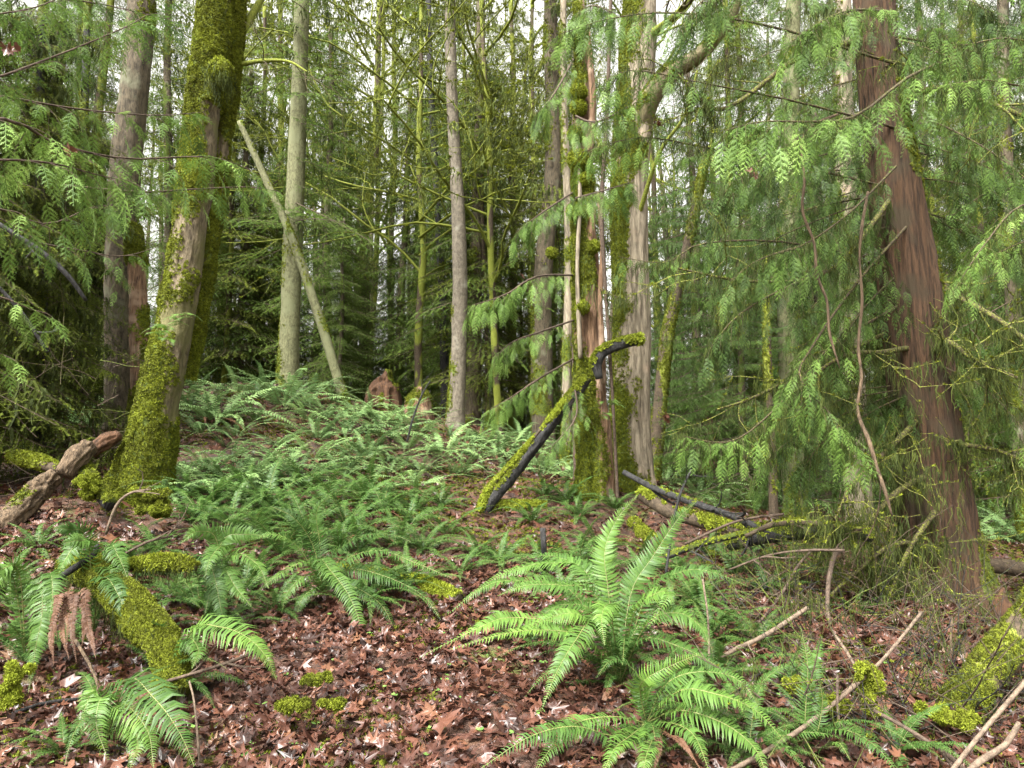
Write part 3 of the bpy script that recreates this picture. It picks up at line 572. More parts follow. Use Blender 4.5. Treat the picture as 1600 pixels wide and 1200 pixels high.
# 9 thin leaning stem beside the snag
r9 = tree_root("thin_stem", "thin reddish brown stem running up beside the rotten snag", 957, 9.2, 'sapling')
make_trunk(r9, [(966, 770, 5), (956, 600, 5), (944, 420, 6), (940, 320, 7), (948, 180, 6), (953, 40, 6), (957, -80, 5)], 9.25, M['twig'], 9, None, 0, 0, 0, 10, .1, .08, 14, .2)
# 10 old maple behind the snag
r10 = tree_root("old_maple", "thick old maple, pale furrowed bark right and moss left, behind the snag", 985, 10.7)
m10 = lambda az, h, D, s: .30-.75*D[..., 0]+.65*np.exp(-h/.75)-.25*np.exp(-((h-2.0)/.8)**2)
make_trunk(r10, [(985, 768, 70), (986, 640, 58), (988, 520, 54), (986, 400, 52), (986, 270, 52), (994, 150, 54), (1001, 40, 50), (1008, -90, 46)], 10.7, M['pale'], 10, m10, 3500, .03, .25, 84, .045, .2, 8, .10)
Vv, D, m, h = woody(*pix_path([(998, 215, 34, 10.7), (1012, 165, 32, 10.5), (1040, 122, 28, 10.3), (1085, 92, 24, 10.0), (1120, 60, 18, 9.8), (1150, 10, 14, 9.6), (1165, -60, 11, 9.5)], 0), 20, .06, .15, 9, .2, 12, lambda az, h, D, s: .2+.6*D[..., 2], .03)
mb = MB(); add_woody(mb, Vv, m); p, nn = surf_samples(Vv, D, m, 4000, .3, 3); tufts(mb, p, nn, 1.1, 4, 0, 1); mb.build('limb', [M['maple'], M['moss']], r10, tuple(r10.location)).location = (0, 0, 0)
limbs_on(r10, [[(1008, 60, 14, 10.7), (1060, 20, 12, 10), (1110, -40, 10, 9.5)], [(1000, 330, 8, 10.5), (1030, 240, 7, 10), (1070, 180, 5, 9.6), (1090, 110, 4, 9.4)]], M['mossy'], 15, moss=.7)

# 12 mossy pole leaning right
r12 = tree_root("leaning_alder", "thin moss-covered pole leaning to the right, right of the thick old maple", 1018, 13, 'dead tree')
make_trunk(r12, [(1016, 665, 20), (1040, 540, 18), (1062, 440, 15), (1085, 330, 13), (1105, 230, 10)], 13, M['mossy'], 13, lambda az, h, D, s: .6+.2*D[..., 0], 2500, .02, .2, 20, .1, .05, 10, .4)

# 13 big red cedar, right
r13 = tree_root("red_cedar", "large red cedar with fluted stringy reddish bark and a flared foot, right foreground", 1480, 6.8)
m13 = lambda az, h, D, s: -.35+.75*D[..., 0]+.05-.2*D[..., 1]*0
V13, D13, _, t13 = make_trunk(r13, [(1481, 958, 122), (1469, 860, 106), (1456, 740, 96), (1438, 600, 92), (1418, 450, 84), (1394, 280, 74), (1374, 110, 64), (1358, -100, 54)], 6.8, M['cedarbark'], 14, m13, 1500, .012, .6, 170, .05, .22, 9, .03, lobes=6)

# 6, 7, 14 other trunks one can tell apart
def simple_tree(name, label, pix, d, mat, seed, moss=None, cr=None, cat='tree', group=None, mats=None, dens=1200, limbs=0, disp=.06, flare=.35):
    r = tree_root(name, label, pix[0][0], d, cat, group)
    make_trunk(r, pix, d, mat, seed, moss, dens, .02, flare, 24, .12, disp, 9, .2, tsize=1.2)
    ax = pix_path(pix, d)[0]
    if cr:
        z0, z1, n, reach, kind = cr[:5]; mb = MB(); crown(mb, ax, z0, z1, n, reach, kind, seed, cr[5] if len(cr) > 5 else -.2, cr[6] if len(cr) > 6 else 0, beard=cr[7] if len(cr) > 7 else .6)
        mb.build('crown', mats or [M['cedar' if kind == 'cedar' else 'needle'], M['twig'], M['hang']], r, tuple(r.location)).location = (0, 0, 0)
    if limbs:
        rg = np.random.default_rng(seed)
        C = spline(ax, 40); mb = MB()
        for k in range(limbs):
            i = rg.integers(6, 38); a = rg.uniform(0, 6.28); limb(mb, C[i], A3(cos(a), sin(a), rg.uniform(-.1, .4)), rg.uniform(.8, 2), .02, 2, rg, .4, 0, 0, .6)
        mb.build('branch', M['mossy'], r, tuple(r.location)).location = (0, 0, 0)
    return r
mz = lambda az, h, D, s: .1-.3*D[..., 0]+.4*np.exp(-h/.8)
MZ2 = lambda az, h, D, s: .5-.2*D[..., 0]
OL = [M['olive'], M['twig'], M['hang']]
simple_tree("hemlock_tree", "dark-barked hemlock directly behind the slender straight centre trunk", [(738, 672, 24), (741, 540, 22), (745, 380, 19), (750, 150, 15), (752, -150, 12)], 16, M['fir'], 21, mz, (4.5, 11, 60, 2.2, 'fir', -.3, .0, 1.2))
simple_tree("fir_tree", "grey-brown fir trunk between the slender centre trunk and the rotten snag", [(850, 700, 36), (846, 560, 32), (850, 420, 29), (864, 260, 26), (862, 100, 23), (856, -150, 19)], 15, M['fir'], 22, mz, (6, 13.5, 40, 2.3, 'fir', -.3, .0, 1.5), mats=OL)
simple_tree("alder_tree", "pale thin trunk just left of the rotten snag", [(884, 720, 15), (886, 560, 14), (889, 380, 13), (880, 100, 10), (884, -150, 8)], 12, M['pale'], 23, mz)
simple_tree("hemlock_tree", "dark thin trunk on the crest left of the slender straight centre trunk", [(697, 650, 14), (692, 480, 13), (684, 330, 11), (672, 100, 9), (668, -150, 7)], 17, M['wet'], 24, mz, (4.2, 13, 70, 2.0, 'fir', -.25, .05, .8))
simple_tree("cedar_tree", "pale grey-green trunk seen through drooping boughs left of the twin thin trunks", [(1243, 800, 36), (1236, 640, 33), (1230, 450, 31), (1234, 250, 27), (1240, 0, 23), (1244, -150, 20)], 12, M['firgreen'], 25, mz, (5, 11.5, 34, 1.8, 'cedar', -.35, -.1, 1.2))
simple_tree("cedar_tree", "pale blotched trunk between the hanging orange branches and the large red cedar", [(1345, 850, 40), (1338, 700, 36), (1330, 540, 33), (1326, 400, 30), (1320, 200, 27), (1316, -150, 22)], 9.6, M['pale'], 26, mz, (5, 9.5, 26, 1.4, 'cedar', -.35, .0, 1.2))
simple_tree("hemlock_tree", "dark trunk at the right edge behind the large red cedar", [(1606, 800, 26), (1592, 640, 24), (1580, 420, 22), (1570, 200, 19), (1566, -150, 15)], 12, M['fir'], 27, mz, (3.6, 11, 60, 2.2, 'cedar', -.3, 0, 1.2))
simple_tree("young_tree", "slim mossy green trunk standing in the ferns behind the fallen mossy logs", [(1208, 795, 13), (1206, 700, 12), (1200, 560, 10), (1196, 400, 8)], 11, M['mossy'], 28, MZ2)
simple_tree("red_stump", "broken reddish trunk beyond the ferns right of the thick old maple", [(1112, 760, 18), (1110, 690, 16), (1106, 640, 9)], 14, M['redrot'], 29, mz, cat='stump')

# ================================================================== trees farther back, by region (px, depth, kind, width px)
FAR = []; PROTO = {}; MZ3 = lambda az, h, D, s: .35-.3*D[..., 0]+.3*np.exp(-h/2)
def proto_tree(kind, v):
    """one tree 20 m tall standing at the origin; its copies share these meshes"""
    sd_ = 100+10*v+len(kind); rg = np.random.default_rng(sd_); H = 20.0; n = 6
    pts = np.array([A3(rg.uniform(-.15, .15), rg.uniform(-.15, .15), 0)*(t > 0)+A3(0, 0, H*t-.3) for t in np.linspace(0, 1, n)]); rad = {'maple': .17, 'fir': .19, 'cedar': .22, 'olive': .17}[kind]
    Vv, D, m, h = woody(pts, np.linspace(rad*1.1, rad*.45, n), 14, .35, .08, 9, .2, sd_, MZ3 if kind != 'maple' else MZ2, .03, .3, base_h=0)
    mb = MB(); add_woody(mb, Vv, m); tm = mb.mesh('trunk', M[{'maple': 'mossy', 'fir': 'fir', 'cedar': 'fir', 'olive': 'mossy'}[kind]])
    mb = MB()
    if kind == 'maple':
        out = []
        for q in range(14):
            t = rg.uniform(.22, .98); p = A3(0, 0, H*t); a = rg.uniform(0, 6.28)
            limb(mb, p, A3(cos(a), sin(a), rg.uniform(.2, .9)), rg.uniform(.2, .38)*H, rad*.36, 3, rg, .33, .05, 1, .6, out, kids=(3, 5))
        BP = np.concatenate([pp[rg.integers(0, len(pp), 2)] for pp, rr_, dp in out]); beards(mb, BP, 1.7, sd_, 2, BEARD_FAR, .2)
        TP = np.concatenate([pp[rg.integers(0, len(pp), 5)] for pp, rr_, dp in out if dp < 3]); tufts(mb, TP, np.tile(A3(0, 0, 1), (len(TP), 1)), 3.2, sd_, .0, 0)
        mats = [M['moss'], M['mossy'], M['hang']]
    else:
        bz = {'fir': .10, 'cedar': .07, 'olive': .09}[kind]
        crown(mb, pts, H*bz, H*.98, {'fir': 170, 'cedar': 190, 'olive': 155}[kind], 3.3+.4*v, 'cedar' if kind == 'cedar' else 'fir', sd_, -.3, .03, beard=.8 if kind != 'olive' else 2.0, top=.5)
        mats = [M[{'fir': 'needle', 'cedar': 'cedar', 'olive': 'olive'}[kind]], M['twig'], M['hang']]
    return tm, mb.mesh('crown', mats)
def far_group(items, name_by, label_by, group):
    for k, it in enumerate(items):
        px, d, kind, wpx = it[:4]; hs = it[4] if len(it) > 4 else 1
        v = len(FAR) % 2; rg = np.random.default_rng(500+len(FAR))
        if (kind, v) not in PROTO: PROTO[kind, v] = proto_tree(kind, v)
        tm, cm = PROTO[kind, v]; base = ground_at(px, d); H = (P(px, -30, d)[2]-base[2])*hs
        r = thing(name_by[kind], label_by[kind], 'tree', base, group[kind]); s = H/20*rg.uniform(.95, 1.1); w = wpx*.38*d/F_PX/.17
        r.scale = (max(s, .62), max(s, .62), s); r.rotation_euler = (rg.uniform(-.03, .03), rg.uniform(-.03, .03), rg.uniform(0, 6.28))
        for nm, me in (('trunk', tm), ('crown', cm)):
            o = bpy.data.objects.new(nm, me); COL.objects.link(o); o.parent = r
            if nm == 'trunk': o.scale = (w/max(s, .62), w/max(s, .62), 1)
        FAR.append(r)
nb = {'maple': 'mossy_maple', 'fir': 'fir_tree', 'cedar': 'cedar_tree', 'olive': 'hemlock_tree'}
def lb(where, grp):
    return ({'maple': 'leafless maple with bright mossy branches, '+where, 'fir': 'bluish green fir, '+where, 'cedar': 'cedar with drooping green boughs, '+where, 'olive': 'hemlock hung with olive moss, '+where},
            {k: v+' '+grp for k, v in {'maple': 'mossy maples', 'fir': 'firs', 'cedar': 'cedars', 'olive': 'hemlocks'}.items()})
a_, b_ = lb('behind the brown fir at the far left', 'at the far left')
far_group([(40, 13, 'cedar', 26), (120, 16, 'olive', 24), (-60, 11, 'cedar', 28), (95, 24, 'fir', 20), (10, 22, 'fir', 18), (255, 20, 'fir', 20)], nb, a_, b_)
a_, b_ = lb('between the leaning maple and the slender centre trunk', 'between the leaning maple and the centre trunk')
far_group([(395, 20, 'olive', 14, .95), (505, 19, 'fir', 15, .9), (645, 21, 'olive', 12, 1.0), (535, 24, 'fir', 12, .72), (345, 19, 'olive', 12, .8), (680, 23, 'fir', 12, .7), (575, 29, 'maple', 12), (425, 23, 'olive', 12, .55), (660, 30, 'olive', 12, .6), (560, 25, 'maple', 20), (618, 20, 'fir', 15, .78), (430, 30, 'maple', 16), (345, 24, 'maple', 16, .6), (655, 16, 'maple', 15), (540, 30, 'olive', 12, .7), (610, 33, 'maple', 14), (380, 34, 'olive', 12, .6), (300, 30, 'fir', 12, .7)], nb, a_, b_)
a_, b_ = lb('between the centre trunk and the rotten snag', 'between the centre trunk and the snag')
far_group([(800, 19, 'olive', 16), (780, 15, 'maple', 14), (835, 23, 'maple', 16), (905, 21, 'olive', 14), (725, 28, 'olive', 12, .9), (870, 32, 'fir', 12, .8), (760, 16, 'olive', 10, .8)], nb, a_, b_)
a_, b_ = lb('between the thick old maple and the large red cedar', 'between the old maple and the red cedar')
far_group([(1060, 19, 'cedar', 16, .5), (1100, 15, 'cedar', 16, .9), (1160, 18, 'olive', 18), (1190, 24, 'fir', 16), (1285, 16, 'cedar', 18, .7), (1390, 19, 'olive', 16), (1330, 27, 'olive', 16), (1240, 33, 'fir', 14), (1130, 33, 'maple', 14), (1040, 26, 'maple', 14), (1400, 32, 'fir', 14), (1165, 12.5, 'cedar', 12, .55)], nb, a_, b_)
a_, b_ = lb('behind and to the right of the large red cedar', 'right of the red cedar')
far_group([(1470, 21, 'cedar', 18), (1540, 24, 'fir', 16), (1640, 17, 'cedar', 22), (1510, 33, 'olive', 14), (1590, 31, 'fir', 14), (1690, 12, 'cedar', 26), (1545, 15, 'olive', 14)], nb, a_, b_)

a_ = {'fir': 'young fir filling the gap behind the crest', 'cedar': 'young cedar filling the gap behind the crest', 'olive': 'small mossy hemlock behind the crest'}
nb2 = {'fir': 'young_fir', 'cedar': 'young_cedar', 'olive': 'young_hemlock'}; rg0 = np.random.default_rng(77)
def understory(n, x0, x1, d0, d1, a_, grp):
    for k in range(n):
        kind = ('fir', 'cedar', 'olive', 'fir')[k % 4]; v = k % 2; d = rg0.uniform(d0, d1); px = x0+(x1-x0)*(k+rg0.uniform(0, 1))/n; base = ground_at(px, d); tm, cm = PROTO[kind, v]
        r = thing(nb2[kind], a_[kind], 'tree', base, grp+' '+kind+' saplings'); s = rg0.uniform(.2, .5); r.scale = (s*1.3, s*1.3, s); r.rotation_euler = (0, 0, rg0.uniform(0, 6.28))
        for nm, me in (('trunk', tm), ('crown', cm)): o = bpy.data.objects.new(nm, me); COL.objects.link(o); o.parent = r
understory(17, 240, 900, 17, 34, a_, 'crest')
understory(14, 1010, 1660, 15, 32, {k: v.replace('behind the crest', 'among the trunks right of the old maple').replace('filling the gap ', '') for k, v in a_.items()}, 'right hand')
understory(7, -80, 200, 13, 26, {k: v.replace('behind the crest', 'at the far left beyond the brown fir').replace('filling the gap ', '') for k, v in a_.items()}, 'left hand')

# the far wood closing the view
mb = MB(); rg = np.random.default_rng(5); n = 120
ang = rg.uniform(-.72, .72, n); dd = rg.uniform(44, 66, n); x = np.tan(ang)*dd; keep = ~((x/dd > .55) & (rg.uniform(0, 1, n) < .75)); x, dd = x[keep], dd[keep]; n = len(x)
zz = G(x, dd, False)+rg.uniform(0, 1, n)**1.3*np.where(x < 0, 15, 17); th = rg.uniform(0, 6.28, n)
Mx = basis(np.stack([np.cos(th), np.sin(th), rg.uniform(-.5, 0, n)], 1), A3(0, 0, 1)+rg.uniform(-.3, .3, (n, 3)))*rg.uniform(1.4, 2.6, n)[:, None, None]
for q in range(3): s = np.arange(n) % 3 == q; mb.inst(BT['fir'][q], Mx[s], np.stack([x, dd, zz], 1)[s], rg.uniform(-.1, .25, s.sum()))
for k in range(90):
    a = rg.uniform(-.72, .72); d = rg.uniform(42, 64); x0 = math.tan(a)*d; tube(mb, np.array([[x0, d, float(G(x0, d, False))-.2], [x0+rg.uniform(-1, 1), d, 10], [x0+rg.uniform(-1, 1), d, rg.uniform(18, 30)]]), [.28, .2, .08], 6, 1, .2)
tag(mb.build("far_wood", [M['needle'], M['fir']]), kind='stuff')

# ================================================================== boughs that hang into the view
SP0H = [spray_tpl(.22, 1, 21), spray_tpl(.19, 1, 22, .85), spray_tpl(.25, 1, 23, .9)]
def zero(o): o.location = (0, 0, 0); return o
def hero_boughs(root, specs, mats, seed, bd=0, mossy=0.0):
    """specs: (pixel path [(px,py,d)..], size, curtain, tint, spacing, lod)"""
    for k, sp in enumerate(specs):
        path, size, cur, tn, spc, lod = sp; pts = np.array([P(*q) for q in path]); mb = MB(); L = np.linalg.norm(np.diff(spline(pts, 20), axis=0), axis=1).sum()
        bough2(mb, pts, .004+.003*L, SP1 if lod else SP0, seed+k, size, cur, tn+(.03 if lod == 0 else 0), mossy, .085 if lod == 0 else .11, ln=.32 if lod == 0 else .42, ss=.95 if lod == 0 else .65)
        if bd:
            C = spline(pts, 60); r = np.random.default_rng(seed+k); n = int(bd*L*14); beards(mb, C[r.integers(4, 60, n)]+r.normal(0, .012, (n, 3)), .8, seed+k, 2)
        zero(mb.build('bough', mats, root, tuple(root.location)))
CM = [M['cedar'], M['twig'], M['hang']]; CMM = [M['cedar'], M['mossy'], M['hang']]
# a cedar standing just left of the frame reaches in with its boughs
rl = thing("cedar_tree", "cedar at the left edge reaching over the slope with bright feathery boughs", "tree", A3(-4.3, 3.1, float(G(-4.3, 3.1))))
mb = MB(); Vv, D, m, h = woody(np.array([rl.location+0*rl.location, A3(-4.25, 3.1, 3), A3(-4.3, 3.15, 7)]), [.24, .19, .12], 40, .06, .12, 9, .05, 77, m13, .01, .6, base_h=rl.location[2]); add_woody(mb, Vv, m); zero(mb.build('trunk', M['cedarbark'], rl, tuple(rl.location)))
LB = [([(-220, 150, 3.3), (-40, 130, 3.5), (80, 90, 3.8), (190, 45, 4.1), (235, 20, 4.3)], 1.0, .0, .05, .045, 0),
      ([(-220, 60, 3.2), (-60, 30, 3.4), (60, 10, 3.7), (140, -30, 4)], 1.0, .2, .0, .05, 0),
      ([(-200, 210, 3.0), (0, 185, 3.2), (90, 225, 3.5), (200, 248, 3.9), (330, 245, 4.3), (400, 270, 4.6)], .95, .35, .12, .042, 0),
      ([(-200, 260, 3.0), (-20, 250, 3.1), (80, 255, 3.3), (160, 275, 3.6), (220, 285, 3.8)], 1.0, .6, .02, .045, 0),
      ([(-200, 330, 3.3), (-30, 320, 3.4), (70, 350, 3.7), (140, 325, 3.9), (175, 320, 4.1)], .9, .3, .10, .045, 0),
      ([(-200, 120, 3.8), (0, 150, 4.1), (120, 170, 4.4), (240, 180, 4.8), (320, 175, 5.1)], 1.0, .4, -.02, .05, 0),
      ([(-200, -40, 3.8), (0, -10, 4.1), (150, 5, 4.4), (300, 40, 4.8)], 1.0, .5, -.05, .05, 1),
      ([(-150, 480, 3.2), (-20, 462, 3.3), (40, 480, 3.4), (95, 505, 3.6)], .7, .1, .12, .045, 0),
      ([(-150, 540, 3.2), (-30, 545, 3.3), (20, 560, 3.4)], .6, .2, .12, .045, 0),
      ([(60, 380, 4.6), (120, 390, 4.9), (190, 400, 5.2), (250, 385, 5.4)], .8, .5, .05, .05, 1),
      ([(100, 290, 4.0), (220, 300, 4.3), (300, 296, 4.6), (390, 292, 5), (440, 300, 5.2)], .7, .3, .1, .06, 0)]
hero_boughs(rl, LB, CM, 300)
# cedar boughs of the big right cedar
RB = [([(1490, 90, 6.6), (1420, 120, 5.9), (1340, 180, 5.2), (1270, 190, 4.9), (1190, 190, 4.7), (1130, 205, 4.6)], 1.35, .45, .10, .042, 0),
      ([(1400, 20, 6.6), (1345, 15, 5.4), (1300, 25, 5.0), (1240, 60, 4.8)], 1.1, .3, .08, .045, 0),
      ([(1700, 150, 5.0), (1600, 135, 4.7), (1530, 125, 4.5), (1450, 140, 4.4)], 1.0, .1, .18, .04, 0),
      ([(1700, 90, 5.0), (1580, 60, 4.8), (1500, 70, 4.7), (1440, 45, 4.6)], 1.1, .3, -.05, .045, 0),
      ([(1700, 320, 5.0), (1600, 320, 4.6), (1540, 380, 4.3), (1490, 455, 4.2)], .8, .1, .16, .05, 0),
      ([(1720, 380, 4.9), (1620, 375, 4.6), (1570, 390, 4.5), (1530, 410, 4.4)], .7, .2, .14, .05, 0),
      ([(1400, 260, 6.5), (1330, 330, 5.8), (1260, 380, 5.3), (1200, 400, 5.0)], 1.1, .7, -.05, .045, 0),
      ([(1420, 350, 6.6), (1340, 440, 6.0), (1270, 540, 5.4), (1250, 590, 5.2), (1300, 650, 5.1), (1335, 700, 5.0)], 1.05, .4, .10, .042, 0),
      ([(1400, 480, 6.6), (1300, 540, 6.0), (1210, 640, 5.5), (1140, 690, 5.3), (1060, 680, 5.2)], .9, .6, .08, .045, 0),
      ([(1400, 200, 6.6), (1250, 160, 6.2), (1100, 130, 6.0), (990, 110, 5.9), (940, 130, 5.9)], 1.2, .6, .0, .05, 0),
      ([(1420, 300, 6.7), (1250, 260, 6.4), (1100, 230, 6.2), (1000, 215, 6.1), (900, 240, 6.0)], 1.0, .7, .08, .05, 0),
      ([(1400, 100, 6.6), (1200, 40, 6.2), (1050, 20, 6.0), (950, 30, 6.0), (870, 55, 6.0)], 1.2, .6, .05, .05, 0),
      ([(1390, 420, 6.7), (1240, 380, 6.3), (1100, 380, 6.2), (1040, 410, 6.2), (960, 400, 6.2)], .8, .6, -.05, .055, 1),
      ([(1440, 180, 6.7), (1520, 220, 6.2), (1580, 260, 5.9), (1660, 330, 5.7)], 1.1, .6, -.05, .045, 0),
      ([(1440, 560, 6.7), (1530, 600, 6.4), (1590, 660, 6.2), (1640, 720, 6.1)], 1.0, .7, -.02, .045, 0),
      ([(1440, 420, 6.8), (1520, 470, 6.5), (1600, 520, 6.3)], 1.0, .6, -.08, .05, 1),
      ([(1400, -60, 6.6), (1180, -40, 5.6), (1100, 0, 5.3), (1060, 50, 5.2)], 1.1, .9, .0, .045, 0)]
rg = np.random.default_rng(9)
for k in range(44):   # the rest of the cedar's own drooping boughs
    y0 = rg.uniform(-120, 620); side = -1 if rg.uniform() < .72 else 1; x0 = np.interp(y0, [-100, 958], [1360, 1484]); ln = rg.uniform(110, 330)*side; d1 = 6.8+(rg.uniform(-1.6, 2.2) if y0 < 200 or side < 0 else rg.uniform(.2, 2.2)); dr = rg.uniform(20, 190)
    RB.append(([(x0, y0, 6.8), (x0+ln*.4, y0+dr*.25, 6.8+(d1-6.8)*.4), (x0+ln*.8, y0+dr*.6, d1), (x0+ln, y0+dr, d1)], rg.uniform(.9, 1.3), rg.uniform(.5, 1.1), rg.uniform(-.22, .02), .055, 1))
hero_boughs(r13, RB, CMM, 400, bd=.9, mossy=.4)
# drooping sprays in front of the snag, from a slender cedar beside the crest
rc = tree_root("young_cedar", "slender young cedar against the rotten snag with light green hanging sprays", 897, 9.9)
make_trunk(rc, [(900, 740, 8), (898, 640, 8), (897, 480, 7), (896, 300, 6), (897, 100, 5), (900, -60, 4)], 9.9, M['twig'], 50, None, 0, 0, 0, 10, .1, .08, 12, .3)
CB = [([(897, 430, 9.6), (840, 432, 7.1), (790, 460, 6.8), (735, 478, 6.6)], .95, .55, .12, .045, 0), ([(897, 560, 9.6), (845, 590, 7.1), (800, 620, 6.9), (765, 640, 6.8)], .8, .4, .12, .05, 0),
      ([(897, 500, 9.6), (840, 520, 7.2), (800, 535, 7.0), (772, 560, 6.9)], .8, .5, .1, .05, 0), ([(897, 90, 9.6), (870, 140, 7), (840, 180, 6.8)], .8, .7, .0, .05, 0),
      ([(896, 300, 9.6), (850, 330, 7.1), (810, 360, 6.9)], .9, .7, .0, .05, 0), ([(897, 180, 9.6), (930, 190, 7), (985, 165, 6.7)], .9, .7, .1, .05, 0),
      ([(897, 310, 9.6), (935, 300, 7), (985, 285, 6.7)], .9, .6, .1, .05, 0), ([(897, 40, 9.6), (920, 10, 7), (960, 20, 6.7)], 1., .8, .12, .05, 0), ([(897, 600, 9.6), (900, 650, 7.1), (860, 700, 6.9)], .7, .5, .0, .05, 0)]
hero_boughs(rc, CB, CM, 600)
# cedar overhead above the gap in the middle
# dark mossy hemlocks, left middle ground
for (px, d, s) in ((60, 8.6, 61), (-60, 7.6, 62), (130, 11.5, 63)):
    r = tree_root("hemlock_tree", {61: "dark hemlock draped in olive moss at the left, above the broken orange log", 62: "dark mossy hemlock at the very left edge of the slope", 63: "dark hemlock hung with moss just left of the brown fir"}[s], px, d)
    make_trunk(r, [(px, 760, 18), (px+6, 500, 15), (px+2, 200, 11), (px+10, -60, 8)], d, M['wet'], s, MZ2, 800, .02, .2, 14, .12, .06, 9, .2)
    ax = np.array([P(px, 760, d), P(px+6, 500, d), P(px+2, 200, d), P(px+10, -60, d)]); mb = MB(); crown(mb, ax, float(r.location[2])+.55, 7.2, 120, 1.35, 'fir', s, -.35, -.06, beard=2.5, top=.8)
    crown(mb, ax, float(r.location[2])+.5, 7, 60, 1.3, 'cedar', s+3, -.4, -.05, beard=2); zero(mb.build('crown', [M['olive'], M['mossy'], M['hang']], r, tuple(r.location)))

# moss-hung dead lower branches of the red cedar
DB = [[(1440, 540, 10, 6.8), (1380, 550, 8, 6.3), (1320, 555, 6, 5.9), (1250, 600, 4, 5.6)], [(1450, 640, 10, 6.8), (1390, 700, 8, 6.2), (1330, 760, 6, 5.8), (1290, 850, 4, 5.6)], [(1455, 740, 12, 6.7), (1400, 770, 9, 6.2), (1340, 830, 7, 5.9), (1280, 840, 5, 5.7)],
      [(1445, 560, 10, 6.7), (1480, 535, 9, 6.3), (1520, 560, 7, 6), (1590, 590, 5, 5.8)], [(1400, 300, 9, 6.7), (1300, 420, 6, 6), (1180, 440, 5, 5.8), (1060, 420, 3, 5.6)], [(1450, 690, 9, 6.8), (1540, 700, 7, 6.4), (1600, 720, 5, 6.2)],
      [(1410, 410, 12, 6.9), (1490, 460, 10, 6.6), (1560, 500, 8, 6.3), (1640, 560, 7, 6.1)], [(1470, 860, 9, 6.5), (1400, 850, 8, 6.1), (1330, 900, 6, 5.8), (1270, 960, 3, 5.6)], [(1380, 190, 14, 6.8), (1450, 140, 11, 6.5), (1540, 160, 9, 6.3), (1620, 190, 7, 6.2)],
      [(1360, 60, 12, 6.8), (1250, 90, 9, 6.4), (1130, 170, 7, 6.1), (1060, 120, 4, 5.9)], [(1460, 800, 9, 6.5), (1420, 860, 7, 6.1), (1390, 930, 4, 5.9)], [(1430, 500, 8, 6.9), (1300, 560, 6, 6.6), (1180, 620, 5, 6.3), (1120, 640, 3, 6.1)]]
for k, sp in enumerate(DB):
    pts, rr = pix_path(sp, 0); mb = MB(); C = spline(pts, 40); tube(mb, C, np.interp(np.linspace(0, 1, 40), np.linspace(0, 1, len(rr)), rr), 7, 0, .45); r = np.random.default_rng(k)
    segs = [C]
    for q in range(9):
        i = r.integers(6, 39); out = []; limb(mb, C[i], unit(C[i]-C[i-1])*.6+r.uniform(-.9, .9, 3)+A3(0, 0, -.1), r.uniform(.3, .8), rr[-1]*.6+.002, 1, r, .35, -.1, 0, .5, out); segs += [o[0] for o in out]
    A = np.vstack([spline(s, max(4, len(s)*3)) for s in segs]); L = 90; ii = r.integers(0, len(A), int(170)); beards(mb, A[ii]+r.normal(0, .012, (len(ii), 3)), .8, k, 2, tint=.05); tufts(mb, A[ii[:160]], np.tile(A3(0, 0, 1), (160, 1)), 1, k, 0, 1)
    zero(mb.build('dead_branch', [M['mossy'], M['moss'], M['hang']], r13, tuple(r13.location)))
# ropes of moss hanging down the shaded left face and foot of the cedar
mb = MB(); r = np.random.default_rng(8); n = 1100; i = r.integers(4, int(len(V13)*.42), n); j = r.integers(0, 96, n); s = (D13[i, j, 0] < -.35) & (D13[i, j, 1] < .6); pp = V13[i, j][s]+D13[i, j][s]*.01
beards(mb, pp[r.uniform(0, 1, len(pp)) < .45], 1.0, 5, 0); zero(mb.build('hanging_moss', M['hang'], t13, tuple(r13.location)))

# ================================================================== hanging and leaning sticks
def stick(name, label, pix, mat, cat='stick', seed=0, sides=10, moss=None, ds=34, group=None, twigs=0, dens=2500, disp=.12, tufty=1.0, stretch=.2, mt=.015, hang=0, twig_mat=None, step=.05, mtint=0):
    pts, rr = [], []
    for q in pix:
        if q[3] == 'g' or isinstance(q[3], str): g = hit(q[0], q[1]); pts.append(g+A3(0, 0, q[2]*.5*g[1]/F_PX*(.6 if q[3] == 'g' else 3))); rr.append(q[2]*.5*g[1]/F_PX)
        else: pts.append(P(q[0], q[1], q[3])); rr.append(q[2]*.5*q[3]/F_PX)
    pts = np.array(pts); c = pts.mean(0); loc = tuple(A3(c[0], c[1], pts[:, 2].min()))
    Vv, D, m, h = woody(pts, rr, sides, step, disp, ds, stretch, seed, moss, mt); mb = MB(); add_woody(mb, Vv, m); mats = [mat, M['moss'], M['hang']]
    rt = thing(name, label, cat, loc, group)
    zero(mb.build('wood', mat, rt, loc))
    if moss is not None and dens:
        p, nn = surf_samples(Vv, D, m, dens, .3, seed); mb = MB(); tufts(mb, p, unit(nn+A3(0, 0, .4)), tufty, seed, mtint)
        if hang and len(p): q = np.random.default_rng(seed).integers(0, len(p), int(hang)); beards(mb, p[q]-A3(0, 0, .01), .5, seed, 1)
        if mb.n: zero(mb.build('moss', [M['moss'], M['hang']], rt, loc))
    if twigs:
        rg = np.random.default_rng(seed); C = spline(pts, 40); L = np.linalg.norm(pts[-1]-pts[0])
        for q in range(twigs):
            mb = MB(); i = rg.integers(8, 38); limb(mb, C[i], unit(C[i+1]-C[i])*.7+rg.uniform(-.8, .8, 3), rg.uniform(.15, .35)*max(L, .8), rr[-1]*.7+.0015, 1, rg, .25, .02, 0, .2, kids=(1, 3)); zero(mb.build('twig', twig_mat or mat, rt, loc))
    return rt
TOP = lambda az, h, D, s: -.05+.75*D[..., 2]
ALL = lambda az, h, D, s: .55+.25*D[..., 2]
UPP = lambda az, h, D, s: -.25+.75*D[..., 2]+.7*s
